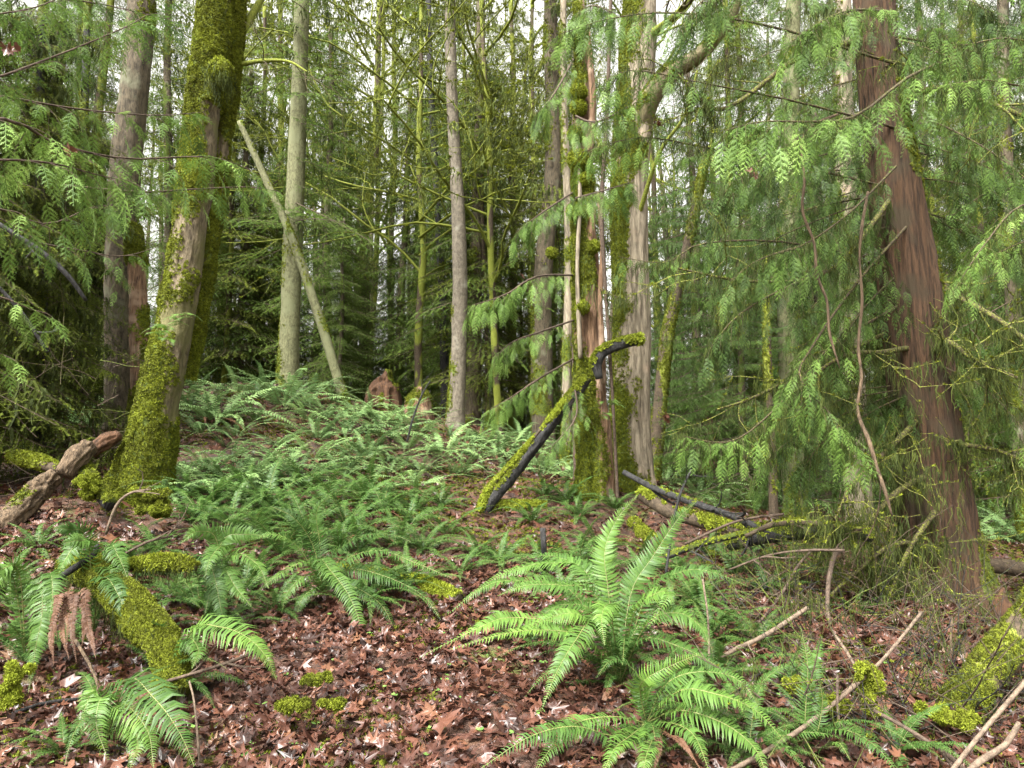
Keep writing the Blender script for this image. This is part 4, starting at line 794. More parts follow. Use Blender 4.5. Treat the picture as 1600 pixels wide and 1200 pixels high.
stick("broken_branch", "peeled orange branch hanging down left of the big red cedar, upper one", [(1310, 178, 4, 5.1), (1270, 196, 5, 5.15), (1252, 225, 3, 5.2), (1257, 280, 4.5, 5.2), (1254, 330, 4.5, 5.2), (1272, 380, 4, 5.2), (1276, 430, 5.5, 5.2), (1292, 470, 4, 5.2), (1296, 520, 4.5, 5.2), (1312, 575, 2, 5.2)], M['orange'], seed=1, cat='dead branch')
stick("broken_branch", "long peeled orange branch hanging beside the red cedar, bent towards the ground", [(1356, 300, 4, 5.6), (1346, 360, 5, 5.5), (1343, 405, 3, 5.5), (1347, 470, 4.5, 5.5), (1341, 540, 4.5, 5.5), (1346, 590, 5, 5.45), (1340, 640, 5, 5.4), (1358, 690, 7, 5.3), (1370, 730, 5, 5.25), (1382, 765, 6, 5.2), (1394, 806, 3, 5.2)], M['orange'], seed=2, cat='dead branch', twigs=1)
stick("leaning_log", "dark wet log leaning on the rotten snag, moss along its top", [(745, 818, 12, 8.5), (770, 782, 14, 8.6), (805, 738, 17, 8.8), (850, 676, 18, 9.0), (890, 628, 17, 9.0), (918, 590, 13, 9.0)], M['wet'], 'log', 3, 24, lambda az, h, D, s: -.5+.6*D[..., 2]-.3*D[..., 0]+1.2*np.clip((s-.55)*3, 0, 1), dens=8000, disp=.4, tufty=1.0, mt=.02, mtint=.15)
stick("mossy_stick", "thin mossy stick lying along the dark leaning log", [(748, 800, 4, 8.3), (764, 764, 9, 8.4), (800, 724, 4, 8.6), (848, 668, 4, 8.8), (882, 626, 5, 8.9)], M['mossy'], seed=4, moss=ALL, dens=7000, mtint=.25)
stick("broken_branch", "bent dark branch stub capped with bright moss across the thick old maple", [(936, 592, 10, 9.1), (933, 568, 15, 9.1), (944, 550, 15, 9.1), (970, 539, 14, 9.1), (1004, 531, 12, 9.1)], M['wet'], 'dead branch', 5, 20, lambda az, h, D, s: .4+.75*D[..., 2], dens=8000, tufty=1.3, mt=.03, mtint=.2)
# left: the broken rotten log
stick("rotten_log", "broken pale orange rotten log at the left edge, lowest piece", [(-30, 860, 34, 6.1), (20, 808, 34, 6.3), (60, 765, 33, 6.6), (88, 742, 22, 6.7)], M['orange'], 'log', 6, 48, lambda az, h, D, s: -.1+.3*D[..., 2], disp=.45, step=.02, dens=2500)
stick("rotten_log", "broken pale rotten log piece in the middle of the split log, left", [(100, 742, 24, 6.7), (122, 714, 31, 6.8), (142, 696, 22, 6.9)], M['orange'], 'log', 7, 48, None, disp=.45, step=.025)
stick("rotten_log", "reddish rotten log piece touching the foot of the leaning mossy maple", [(142, 706, 18, 7.1), (165, 690, 22, 7.2), (186, 680, 14, 7.3)], M['redrot'], 'log', 8, 40, None, disp=.5, step=.025)
stick("mossy_log", "short dark mossy log by the foot of the leaning maple", [(130, 735, 26, 6.9), (148, 760, 24, 6.7), (172, 790, 18, 6.5)], M['wet'], 'log', 9, 20, TOP, dens=4000)
stick("mossy_log", "pale green mossy log lying left of the split orange log", [(20, 712, 16, 7.6), (60, 722, 18, 7.4), (95, 735, 16, 7.2)], M['mossy'], 'log', 10, 16, ALL, dens=4000, mtint=.15)
# bottom left: thick moss-covered log
stick("mossy_log", "thick crooked log wholly wrapped in yellow-green moss, bottom left", [(110, 885, 22, 4.6), (150, 897, 30, 4.4), (190, 932, 33, 4.2), (228, 980, 38, 4.0), (262, 1028, 36, 3.85), (270, 1085, 24, 3.75)], M['mossy'], 'log', 11, 40, lambda az, h, D, s: .85+.35*D[..., 2], dens=24000, disp=.25, tufty=.62, mt=.03, hang=220, mtint=.0)
stick("mossy_branch", "horizontal moss-draped branch right of the thick crooked mossy log", [(195, 885, 14, 4.5), (240, 882, 16, 4.5), (280, 880, 15, 4.45), (305, 888, 8, 4.4)], M['mossy'], 'branch', 12, 16, ALL, dens=12000, hang=60, mtint=.1)
stick("dark_branch", "dark bare branch over the end of the thick crooked mossy log", [(60, 925, 9, 4.3), (105, 895, 11, 4.3), (145, 868, 9, 4.3), (152, 850, 6, 4.3)], M['wet'], 'branch', 13, 10, None)
stick("mossy_log", "slender bright mossy log half buried under ferns in the middle of the slope", [(525, 893, 10, 'g'), (570, 900, 12, 'g'), (620, 908, 14, 'g'), (665, 925, 16, 'g'), (716, 948, 18, 'g')], M['mossy'], 'log', 14, 16, ALL, dens=8000, mtint=.25)
stick("mossy_log", "mossy log on the leaves at the foot of the dark leaning log", [(765, 800, 14, 'g'), (800, 800, 14, 'g'), (850, 798, 12, 'g')], M['mossy'], 'log', 15, 12, ALL, dens=5000, mtint=.15)
# right: tangle of fallen mossy branches
TG = [("mossy_log", "bright mossy log under the tangled branches below the old maple", [(1000, 770, 18, 8.0), (1040, 797, 20, 7.7), (1090, 813, 20, 7.4), (1140, 826, 18, 7.1), (1190, 834, 14, 6.9)], M['mossy'], 'log', TOP, 1.2, 7000, 0, 0),
      ("mossy_log", "dark horizontal log with hanging moss at the foot of the pale blotched trunk", [(1140, 850, 20, 6.6), (1190, 838, 24, 6.3), (1250, 832, 22, 6.1), (1310, 828, 20, 6.0), (1365, 838, 18, 5.9)], M['wet'], 'log', lambda az, h, D, s: .35+.5*D[..., 2], 1, 4000, 120, 0),
      ("fallen_branch", "long dark mossy branch slanting down from the foot of the old maple", [(975, 738, 8, 7.4), (1020, 762, 9, 7.1), (1080, 785, 10, 6.8), (1140, 805, 10, 6.5), (1192, 828, 9, 6.3)], M['wet'], 'fallen branch', TOP, .8, 3000, 0, 5),
      ("fallen_branch", "dark branch rising to the right over the bright mossy log", [(1040, 872, 7, 6.0), (1090, 853, 7, 6.0), (1150, 838, 6, 6.0), (1195, 826, 6, 6.0)], M['wet'], 'fallen branch', UPP, .7, 2000, 0, 3),
      ("fallen_branch", "arching mossy branch over the dark horizontal log", [(1165, 838, 6, 5.9), (1210, 820, 7, 5.8), (1270, 818, 7, 5.7), (1345, 830, 6, 5.6)], M['mossy'], 'fallen branch', TOP, .8, 4000, 40, 2),
      ("fallen_branch", "thin branch crossing the fallen ones, rising toward the red cedar", [(1070, 850, 4, 6), (1150, 815, 4, 6), (1225, 803, 4, 5.9)], M['twig'], 'fallen branch', None, 1, 0, 0, 2),
      ("fallen_branch", "thin dark vertical branch standing in the tangle below the old maple", [(1040, 900, 4, 5.8), (1050, 830, 4, 5.8), (1062, 775, 4, 5.8), (1080, 733, 3, 5.8)], M['wet'], 'dead branch', None, 1, 0, 0, 2),
      ("mossy_branch", "bright mossy branch curving over red leaves below the fallen branches", [(1082, 850, 7, 'g'), (1100, 865, 8, 'g'), (1125, 880, 7, 'g')], M['mossy'], 'branch', ALL, .9, 6000, 0, 0),
      ("mossy_log", "bright mossy log end poking out left of the tangled branches", [(990, 825, 16, 'g'), (1015, 850, 18, 'g'), (1045, 868, 16, 'g')], M['mossy'], 'log', ALL, 1.1, 6000, 0, 0),
      ("fallen_branch", "curved grey branch sweeping down from the moss curtain beside the red cedar", [(1345, 850, 9, 5.8), (1310, 860, 8, 5.6), (1296, 900, 7, 5.3), (1294, 960, 6, 5.1), (1310, 1010, 5, 4.9), (1340, 1060, 4, 4.6)], M['twig'], 'fallen branch', None, 1, 0, 0, 0),
      ("fallen_branch", "thin grey branch arching over the tangle toward the cedar foot", [(1140, 890, 3, 5.4), (1200, 868, 3, 5.3), (1260, 860, 4, 5.3), (1320, 860, 4, 5.2)], M['twig'], 'fallen branch', None, 1, 0, 0, 3),
      ("fallen_branch", "thin dark branch falling from the cedar tangle toward the big fern", [(1290, 840, 4, 5.9), (1250, 880, 4, 5.6), (1220, 930, 4, 5.3), (1180, 980, 3, 5.0)], M['twig'], 'fallen branch', None, 1, 0, 0, 3),
      ("mossy_log", "dark log behind the foot of the red cedar at the right edge", [(1520, 880, 20, 8), (1570, 886, 22, 7.9), (1640, 892, 22, 7.8)], M['mossy'], 'log', TOP, 1, 3000, 40, 0)]
for k, (nm, lbl, px, mt_, ct, ms, tf, dn, hg, tw) in enumerate(TG): stick(nm, lbl, px, mt_, ct, 20+k, 12, ms, dens=dn, tufty=tf, hang=hg, twigs=tw, mtint=.15)
# right foreground
stick("mossy_log", "moss-shaggy log leaning up out of the frame at the right edge", [(1640, 940, 50, 3.9), (1590, 1000, 48, 3.85), (1545, 1050, 46, 3.8), (1505, 1100, 40, 3.75), (1480, 1140, 26, 3.7)], M['mossy'], 'log', 41, 32, ALL, dens=15000, hang=200, mt=.03, mtint=-.05, tufty=.65)
SK = [("stick", "long straight pale stick slanting across the bottom right with a broken top end", [(1440, 957, 5, 3.9), (1380, 1030, 5, 3.6), (1320, 1085, 6, 3.4), (1250, 1140, 7, 3.2), (1150, 1200, 7, 3.0), (1060, 1240, 7, 2.9)], 'palestick', 0),
      ("stick", "pale stick rising to the right edge, bottom right corner", [(1640, 1020, 7, 3.0), (1590, 1080, 7, 2.95), (1530, 1150, 7, 2.9), (1480, 1215, 8, 2.85)], 'palestick', 0),
      ("stick", "curved pale stick in the bottom right corner below the straight one", [(1592, 1130, 8, 2.9), (1570, 1165, 9, 2.85), (1530, 1190, 10, 2.8), (1490, 1230, 9, 2.8)], 'palestick', 0),
      ("stick", "grey stick behind the big bright fern, slanting up toward the cedar tangle", [(1262, 950, 7, 4.6), (1200, 990, 7, 4.5), (1150, 1015, 6, 4.4), (1108, 1036, 5, 4.3)], 'palestick', 1),
      ("stick", "brown stick lying from the moss tuft to the bottom edge, right", [(1365, 1110, 6, 3.3), (1420, 1140, 6, 3.2), (1480, 1180, 7, 3.1), (1520, 1215, 7, 3.0)], 'twig', 1),
      ("stick", "thin upright orange-brown stick before the cedar foot", [(1487, 965, 4, 4.6), (1486, 1010, 4, 4.5), (1490, 1058, 4, 4.4)], 'orange', 1),
      ("stick", "thin upright pale stem between the big fern and the cedar tangle", [(1098, 905, 3, 4.4), (1106, 965, 3, 4.3), (1108, 1035, 4, 4.2)], 'palestick', 0),
      ("stick", "thin brown stick leaning among moss tufts right of the tall single frond", [(1300, 985, 4, 4.1), (1330, 1030, 5, 3.9), (1345, 1062, 5, 3.8)], 'palestick', 1),
      ("stick", "thin upright brown stem at the bottom right among dead ferns", [(1308, 1055, 4, 3.4), (1310, 1120, 4, 3.3), (1322, 1200, 4, 3.2)], 'twig', 1),
      ("stick", "thin brown stick lying on leaves below the thick crooked mossy log", [(248, 1068, 5, 3.7), (310, 1050, 5, 3.7), (360, 1034, 5, 3.7), (400, 1018, 4, 3.7)], 'twig', 2),
      ("stick", "thin pale upright stalk in front of the leaf litter, bottom left", [(296, 1065, 3, 3.4), (304, 1100, 3, 3.3), (312, 1190, 4, 3.2)], 'palestick', 0),
      ("stick", "yellowish bent dead stem among brown withered fronds, bottom left", [(118, 1000, 5, 3.6), (148, 1055, 4, 3.5), (155, 1100, 3, 3.4), (162, 1170, 3, 3.3)], 'orange', 0),
      ("stick", "dark twig lying at the bottom left under a big dead leaf", [(20, 1125, 6, 'h'), (70, 1112, 6, 'h'), (130, 1105, 5, 'h')], 'wet', 1),
      ("stick", "bare forked twig before the foot of the leaning maple", [(165, 835, 4, 5.6), (182, 790, 5, 5.6), (205, 770, 4, 5.6), (236, 765, 3, 5.6)], 'palestick', 2),
      ("stick", "short dark upright stub standing behind the big bright fern", [(849, 905, 8, 'g'), (850, 865, 9, 5.75), (848, 825, 9, 5.75)], 'wet', 0),
      ("stick", "thin dark crooked twig standing in the ferns left of the slender centre trunk", [(636, 690, 3, 9.5), (645, 655, 3, 9.5), (658, 620, 3, 9.5), (672, 595, 2, 9.5)], 'wet', 2),
      ("stick", "thin dark twig over the horizontal moss-draped branch", [(195, 865, 4, 4.6), (235, 845, 4, 4.7), (270, 838, 3, 4.8)], 'twig', 2),
      ("stick", "dark leaning branch crossing the hemlock gloom at the left", [(-10, 345, 7, 5.6), (60, 390, 8, 5.7), (105, 430, 8, 5.8), (135, 470, 5, 5.9)], 'wet', 1),
      ("stick", "dark thin branch slanting in the hemlock gloom, lower left", [(-10, 440, 5, 5.4), (35, 490, 6, 5.5), (75, 550, 5, 5.6)], 'wet', 1)]
for k, (nm, lbl, px, mt_, tw) in enumerate(SK): stick(nm, lbl, px, M[mt_], 'stick', 60+k, 8, lambda az, h, D, s: -.5+.2*D[..., 2], dens=0, twigs=tw, disp=.08)
# stumps on the crest
r = tree_root("rotten_stump", "reddish rotten stump with mossy top on the ferny crest", 597, 14.2, 'stump')
make_trunk(r, [(597, 660, 50), (598, 635, 47), (599, 612, 42), (598, 600, 30), (602, 588, 12), (604, 578, 3)], 14.2, M['redrot'], 71, lambda az, h, D, s: .15+1.4*np.clip(h-.45, 0, 1)+.35*D[..., 0], 3500, .05, .2, 40, .04, .7, 8, .1, tsize=1.6)
r = tree_root("mossy_stump", "small arched stump capped with moss beside the reddish rotten stump", 652, 13.9, 'stump')
make_trunk(r, [(652, 668, 44), (653, 640, 40), (655, 624, 32), (654, 612, 18), (650, 606, 4)], 13.9, M['rot'], 72, lambda az, h, D, s: .15+1.3*np.clip(h-.3, 0, 1), 2500, .05, .2, 28, .05, .3, 6, .1, tsize=1.6)
r = thing("broken_stump", "small orange broken stump at the right edge beside the red cedar's foot", "stump", ground_at(1565, 6.1))
make_trunk(r, [(1563, 985, 34), (1566, 955, 28), (1564, 935, 15), (1568, 918, 3)], 6.1, M['redrot'], 73, None, 0, 0, .2, 24, .04, .4, 6, .1)

# ================================================================== ferns
FM = [M['fern'], M['rachis']]; HF = []
for k, (e0, e1) in enumerate([(70, -25), (55, -55), (80, -10), (45, -50), (62, -70)]):
    mb = MB(); frond(mb, arc(1, e0, e1, 0, (-1)**k*.3), .085, 50, 2, .45, seed=k+61, ribr=.003, ragged=.2); HF.append(mb.mesh('frond', FM))
DM = [M['ferndead'], M['ferndead']]
def hero_fern(label, base, fronds, name="sword_fern", width=.085, tint=.62, extra=5, xs=.7):
    """fronds: pixel paths [(px,py,d)...] from the crown outwards; 'dead' as first item for withered ones"""
    b = P(*base); b[2] = float(G(b[0], b[1])); r = thing(name, label, 'fern', b)
    for k, f in enumerate(fronds):
        dead = f[0] == 'dead'; f = f[1:] if dead else f; pts = np.array([b+A3(0, 0, .03)]+[P(*q) for q in f]); L = np.linalg.norm(np.diff(spline(pts, 20), axis=0), axis=1).sum()
        mb = MB(); ch = unit(pts[-1]-pts[0]); vert = abs(ch[2]) > .75 and pts[-1, 2] > pts[0, 2]; face = A3(0, -1, .2) if vert else A3(0, -.35, 1)
        frond(mb, pts, (width*.34 if dead else width)*min(1.15, L+.25), int(30+L*26), 2, (.25 if dead else tint)+rng.uniform(-.2, .2), face, .22, seed=900+k+int(base[0]), ribr=.0028)
        zero(mb.build('withered_frond' if dead else 'frond', DM if dead else FM, r, tuple(b)))
    rh = np.random.default_rng(int(base[0]))
    for k in range(extra):
        o = bpy.data.objects.new('frond', HF[k % len(HF)]); COL.objects.link(o); o.parent = r; q = rh.uniform(.5, .95)*xs; o.scale = (q, q, q); o.rotation_euler = (0, rh.uniform(-.3, .4), rh.uniform(0, 6.28))
    return r
hero_fern("largest fern, bright green fronds arching left over red leaves, centre foreground", (968, 1030, 4.15), [
    [(900, 985, 4.0), (800, 965, 3.9), (740, 985, 3.8), (646, 1032, 3.75)], [(920, 1000, 3.9), (860, 985, 3.8), (790, 990, 3.7), (702, 1015, 3.6)],
    [(900, 930, 4.3), (820, 908, 4.25), (760, 915, 4.2), (697, 962, 4.15)], [(920, 900, 4.4), (860, 880, 4.5), (790, 895, 4.5), (722, 938, 4.4)],
    [(930, 930, 4.2), (880, 915, 4.1), (820, 915, 4.05), (776, 932, 4.0)], [(935, 965, 4.0), (900, 1000, 3.75), (870, 1050, 3.6), (846, 1110, 3.5)],
    [(950, 920, 4.3), (945, 860, 4.35), (965, 810, 4.4), (1000, 770, 4.45)], [(985, 930, 4.3), (1020, 870, 4.35), (1060, 810, 4.4), (1090, 782, 4.5)],
    [(1010, 930, 4.2), (1060, 895, 4.1), (1110, 893, 4.0), (1182, 922, 3.95)], [(990, 960, 4.0), (1020, 930, 3.9), (1045, 928, 3.8), (1010, 985, 3.65)],
    [(1010, 975, 3.9), (1060, 958, 3.8), (1095, 980, 3.75), (1108, 1010, 3.7)], [(935, 990, 4.0), (905, 960, 3.9), (860, 965, 3.85), (790, 1000, 3.7)],
    [(955, 960, 4.0), (948, 945, 3.8), (940, 965, 3.7), (945, 1010, 3.6)], [(960, 940, 4.3), (900, 880, 4.5), (830, 868, 4.6), (770, 885, 4.6)],
    [(1000, 1000, 3.9), (1060, 1010, 3.8), (1120, 1040, 3.75), (1180, 1090, 3.7)], [(975, 940, 4.4), (1000, 890, 4.6), (1050, 850, 4.8)],
    [(930, 960, 4.1), (880, 945, 4.1), (850, 960, 4.1), (800, 1010, 4.0)],
    ['dead', (900, 1040, 4.0), (850, 1060, 3.9), (790, 1050, 3.8)], ['dead', (950, 1080, 3.8), (930, 1130, 3.7)]], extra=12, xs=.9)
hero_fern("fern below the largest one, fronds fanning out at the bottom edge right of centre", (1010, 1120, 3.45), [
    [(960, 1150, 3.25), (900, 1135, 3.15), (830, 1150, 3.05), (745, 1205, 2.95)], [(1060, 1080, 3.2), (1120, 1085, 3.1), (1180, 1110, 3.0), (1232, 1165, 2.95)],
    [(1000, 1080, 3.4), (1010, 1060, 3.3), (1060, 1035, 3.3), (1100, 1020, 3.3)], [(985, 1150, 3.2), (960, 1170, 3.0), (940, 1215, 2.9)], [(1020, 1150, 3.2), (1010, 1180, 3.0), (1000, 1230, 2.9)],
    [(1050, 1130, 3.2), (1085, 1150, 3.05), (1110, 1210, 2.9)], [(1060, 1110, 3.2), (1130, 1130, 3.1), (1180, 1170, 3.0), (1200, 1220, 2.9)], [(960, 1120, 3.3), (900, 1130, 3.2), (860, 1170, 3.1), (830, 1220, 3.0)],
    [(1040, 1070, 3.3), (1090, 1050, 3.25), (1150, 1060, 3.2), (1185, 1100, 3.1)], [(1000, 1060, 3.5), (960, 1030, 3.4), (930, 1060, 3.3)], ['dead', (1050, 1150, 3.1), (1070, 1165, 3.0), (1100, 1210, 2.9)], ['dead', (1030, 1160, 3.1), (1020, 1210, 2.95)]], extra=9, xs=.6)
hero_fern("tall single narrow fern standing upright among moss tufts, right foreground", (1262, 1190, 3.3), [
    [(1258, 1120, 3.3), (1262, 1040, 3.35), (1250, 975, 3.4)], [(1275, 1150, 3.2), (1285, 1100, 3.2), (1280, 1060, 3.2)], [(1240, 1160, 3.2), (1225, 1150, 3.1), (1200, 1185, 3.0)], [(1290, 1170, 3.2), (1310, 1160, 3.1), (1330, 1190, 3.0)]])
hero_fern("fern with one broad bright frond sweeping to the bottom edge, lower left", (172, 1060, 3.4), [
    [(200, 1062, 3.25), (240, 1090, 3.15), (278, 1140, 3.05), (305, 1200, 3.0)], [(160, 1090, 3.3), (150, 1130, 3.2), (170, 1190, 3.1)], [(190, 1100, 3.3), (230, 1140, 3.2), (240, 1200, 3.1)], [(150, 1080, 3.4), (135, 1100, 3.35), (125, 1150, 3.3)], [(200, 1130, 3.3), (215, 1160, 3.2), (200, 1210, 3.1)]], width=.11)
hero_fern("fern growing from the thick crooked mossy log, one frond arching right", (262, 1000, 3.9), [
    [(300, 985, 3.75), (345, 980, 3.65), (385, 995, 3.55), (415, 1025, 3.5), (432, 1062, 3.5)], [(290, 1000, 3.8), (310, 1015, 3.7), (300, 1045, 3.6)], [(250, 985, 3.9), (240, 970, 3.8)]], width=.10)
hero_fern("fern on top of the thick crooked mossy log with fronds hanging over it", (150, 870, 4.5), [
    [(135, 845, 4.4), (110, 828, 4.3), (82, 826, 4.25)], [(130, 850, 4.3), (105, 870, 4.2), (88, 905, 4.15)], [(160, 905, 4.2), (185, 930, 4.05), (202, 985, 3.95)], [(165, 890, 4.3), (178, 915, 4.2), (176, 940, 4.1)], [(140, 860, 4.2), (125, 845, 4.1), (95, 850, 4.05)], [(170, 860, 4.4), (185, 870, 4.3), (200, 905, 4.2)]], tint=.55)
hero_fern("fern at the left edge with one dark frond hanging straight down", (48, 915, 4.1), [
    [(62, 915, 4.0), (66, 960, 3.9), (56, 1010, 3.85), (50, 1062, 3.8)], [(30, 895, 4.0), (0, 890, 3.9), (-40, 900, 3.8)], [(20, 900, 4.0), (-10, 910, 3.9), (-50, 940, 3.8)], [(75, 900, 4.0), (82, 930, 3.9), (76, 975, 3.85)],
    ['dead', (95, 920, 4.0), (85, 960, 3.9), (90, 1000, 3.85)], ['dead', (110, 930, 3.9), (112, 980, 3.8), (120, 1040, 3.7)], ['dead', (90, 930, 3.9), (80, 990, 3.8), (84, 1040, 3.7)], ['dead', (125, 925, 3.9), (132, 970, 3.85), (128, 1010, 3.8)], ['dead', (105, 925, 3.95), (96, 980, 3.85), (108, 1030, 3.75)], ['dead', (120, 940, 3.9), (140, 990, 3.8), (150, 1030, 3.7)], ['dead', (100, 960, 3.9), (105, 1010, 3.75)]])
hero_fern("fern with long drooping fronds over leaves, left of the slender mossy log", (505, 905, 5.4), [
    [(500, 875, 5.1), (515, 890, 4.95), (545, 930, 4.8), (565, 985, 4.7), (563, 1035, 4.65)], [(480, 880, 5.2), (440, 895, 5.0), (395, 930, 4.9)], [(470, 860, 5.4), (430, 835, 5.3), (385, 845, 5.2)], [(520, 870, 5.4), (560, 840, 5.3), (610, 835, 5.2), (650, 850, 5.1)],
    [(530, 880, 5.2), (590, 860, 5.1), (650, 880, 5.0), (710, 905, 4.9)], [(500, 850, 5.5), (495, 800, 5.5), (520, 770, 5.5)], [(490, 855, 5.4), (460, 810, 5.3), (420, 790, 5.3)], [(520, 910, 5.1), (560, 920, 5.0), (600, 950, 4.9), (620, 1000, 4.8)], [(490, 920, 5.1), (470, 940, 5.0), (460, 985, 4.9)],
    [(540, 890, 5.2), (600, 900, 5.1), (660, 930, 5.0), (690, 970, 4.9)], [(480, 900, 5.1), (450, 925, 5.0), (440, 960, 4.95)], ['dead', (530, 940, 5.0), (545, 990, 4.9)], ['dead', (560, 930, 5.0), (620, 980, 4.9)]], tint=.5)
hero_fern("low fern between the mossy branch and the slender mossy log, fronds pointing down", (330, 880, 4.9), [
    [(320, 870, 4.7), (335, 900, 4.6), (345, 950, 4.5), (355, 985, 4.5)], [(340, 850, 4.9), (310, 830, 4.8), (280, 850, 4.7)], [(360, 870, 4.8), (400, 880, 4.7), (420, 920, 4.6)], [(350, 860, 4.8), (330, 870, 4.6), (318, 910, 4.5)], [(345, 890, 4.7), (370, 920, 4.6), (395, 950, 4.55)], [(330, 920, 4.6), (320, 960, 4.5)], [(345, 850, 4.9), (385, 835, 4.9), (420, 840, 4.8)]], tint=.5)
# five frond meshes shared by the nearer ferns, six whole-fern meshes for the farther ones
FR = []
FB = []
for k, (e0, e1) in enumerate([(58, -35), (48, -50), (36, -30), (66, -5), (30, -45), (52, -25)]):
    mb = MB(); frond(mb, arc(1, e0, e1, 0, (-1)**k*.25), .085, 44, 2, .5, seed=k+1, ribr=.003); FR.append(mb.mesh('frond', FM))
mb = MB(); frond(mb, arc(.75, 15, -60, 0, .5), .045, 30, 1, .5, seed=33, ribr=.003, mi=0, mir=1); FDEAD = mb.mesh('withered_frond', DM)
NEAR = {"in the left foreground around the thick crooked mossy log": [(215, 905, .55), (60, 860, .5), (310, 960, .6), (15, 1010, .5), (290, 920, .5), (380, 930, .6), (20, 960, .5), (180, 960, .4), (90, 1010, .4), (240, 870, .5), (130, 900, .5), (200, 880, .5), (270, 945, .45), (330, 910, .55), (10, 930, .55), (100, 1180, .4), (350, 990, .45), (60, 940, .5), (430, 960, .5), (400, 900, .6)],
        "on the red leaves just behind the largest fern": [(780, 880, .6), (850, 900, .65), (905, 880, .7), (700, 840, .6), (640, 820, .7), (745, 870, .5), (1050, 960, .6), (930, 860, .6), (660, 860, .6), (590, 930, .6), (820, 1010, .45), (560, 950, .6), (640, 920, .6), (880, 930, .6), (720, 900, .5), (940, 900, .6), (1000, 900, .6)],
        "among moss and sticks in the right foreground": [(1150, 1130, .5), (1180, 1010, .55), (1110, 1000, .6), (1235, 1080, .45), (1090, 950, .6), (1200, 930, .55), (1150, 900, .6), (1060, 900, .6), (1120, 1070, .6), (1170, 1180, .5), (1090, 1110, .6), (1220, 880, .55), (1280, 900, .5), (1340, 960, .4), (1400, 1180, .4), (1110, 870, .6), (1180, 870, .6)],
        "below the mossy maple on the open leafy slope": [(330, 800, .85), (395, 850, .8), (440, 820, .95), (540, 830, 1.0), (600, 800, .9), (470, 770, .95), (290, 780, .7), (350, 760, .8), (560, 870, .8), (380, 790, .8), (620, 860, .7), (510, 800, .9), (415, 800, .9), (575, 790, .9), (480, 840, .9), (440, 870, .8), (360, 825, .8), (310, 820, .7), (650, 800, .7), (530, 870, .8), (690, 790, .6)],
        "around the foot of the rotten snag": [(885, 790, .75), (850, 775, .6), (960, 800, .7), (905, 810, .6), (830, 820, .6)]}
MANYF = {"on the ferny crest between the leaning maple and the slender centre trunk": [(x, y, s) for x, y, s in ((335, 630, 1.3), (375, 615, 1.3), (350, 655, 1.1), (410, 625, 1.2), (400, 655, 1), (440, 640, 1.1), (480, 632, 1.1), (505, 655, 1), (530, 640, 1.1), (560, 650, 1.1), (590, 662, 1.1), (620, 668, 1.1), (470, 665, 1), (545, 680, 1), (600, 690, 1.1), (650, 680, 1.1), (680, 690, 1), (640, 705, 1), (690, 712, 1), (580, 715, .9), (530, 705, .9), (325, 660, .9), (310, 680, .8), (365, 690, .8), (515, 625, .9), (575, 640, 1), (635, 655, 1), (300, 640, 1.1), (340, 600, 1.2), (455, 625, .9))],
         "in the thick fern belt on the middle of the slope": [(x, y, s) for x, y, s in ((410, 720, .9), (450, 735, 1), (490, 720, 1), (530, 745, 1), (570, 760, .9), (420, 765, 1), (360, 725, .9), (330, 740, .9), (300, 755, .8), (610, 745, .9), (650, 765, .8), (500, 690, .9), (440, 700, .9), (370, 770, .9), (460, 755, 1), (560, 730, .9), (630, 725, .8), (590, 775, .9), (320, 775, .8), (280, 745, .8), (350, 700, .7), (395, 745, .9), (275, 775, .8))],
         "between the slender centre trunk and the rotten snag": [(x, y, s) for x, y, s in ((735, 690, 1.1), (765, 700, 1), (800, 705, 1), (830, 712, 1), (860, 720, 1), (890, 715, .9), (780, 720, .9), (740, 720, .9), (870, 740, .9), (840, 745, .8), (720, 745, .8), (895, 750, .8), (760, 690, 1), (820, 695, 1), (880, 700, 1), (790, 745, .8), (690, 735, .8), (660, 740, .8))],
         "right of the thick old maple around the fallen mossy logs": [(x, y, s) for x, y, s in ((1020, 730, 1.2), (1050, 725, 1.3), (1080, 745, 1.2), (1045, 755, 1), (1120, 765, 1.2), (1160, 775, 1.2), (1095, 780, .9), (1220, 790, 1.2), (1260, 795, 1.2), (1300, 800, 1.2), (1190, 800, 1), (1340, 800, 1.2), (1250, 815, .9), (1380, 800, 1.2), (1130, 795, 1), (1310, 785, 1.3), (1070, 700, 1.2), (1170, 745, 1.3), (1230, 760, 1.3), (1280, 765, 1.3))],
         "at the right edge beyond the red cedar": [(1540, 810, 1.3), (1580, 820, 1.2), (1600, 850, 1), (1560, 850, 1), (1530, 835, 1.1), (1610, 800, 1.3), (1555, 785, 1.4)],
         "at the left behind the split orange log": [(30, 690, 1), (70, 680, 1), (110, 670, 1), (140, 650, 1), (160, 675, .9), (20, 660, 1.1), (90, 650, 1.1), (175, 650, 1), (-10, 720, .9), (60, 715, .8), (125, 690, .8)]}
def place_fern(px, py, s):
    g = hit(px, py); return g
fidx = 0
for reg, L in NEAR.items():
    for (px, py, s) in L:
        r_ = np.random.default_rng(700+fidx); g = place_fern(px, py, s); t = thing("sword_fern", "sword fern "+reg, 'fern', g-A3(0, 0, .02), "ferns "+reg); t.scale = (s, s, s); t.rotation_euler = (r_.uniform(-.15, .15), r_.uniform(-.15, .15), r_.uniform(0, 6.28)); n = r_.integers(12, 18)
        for k in range(n+3):
            o = bpy.data.objects.new('frond' if k < n else 'withered_frond', FR[(k+fidx) % len(FR)] if k < n else FDEAD); COL.objects.link(o); o.parent = t; q = r_.uniform(.7, 1.1)
            o.scale = (q, q, q); o.rotation_euler = (0, r_.uniform(-.2, .25), k/n*2*pi+r_.uniform(-.3, .3))
        fidx += 1
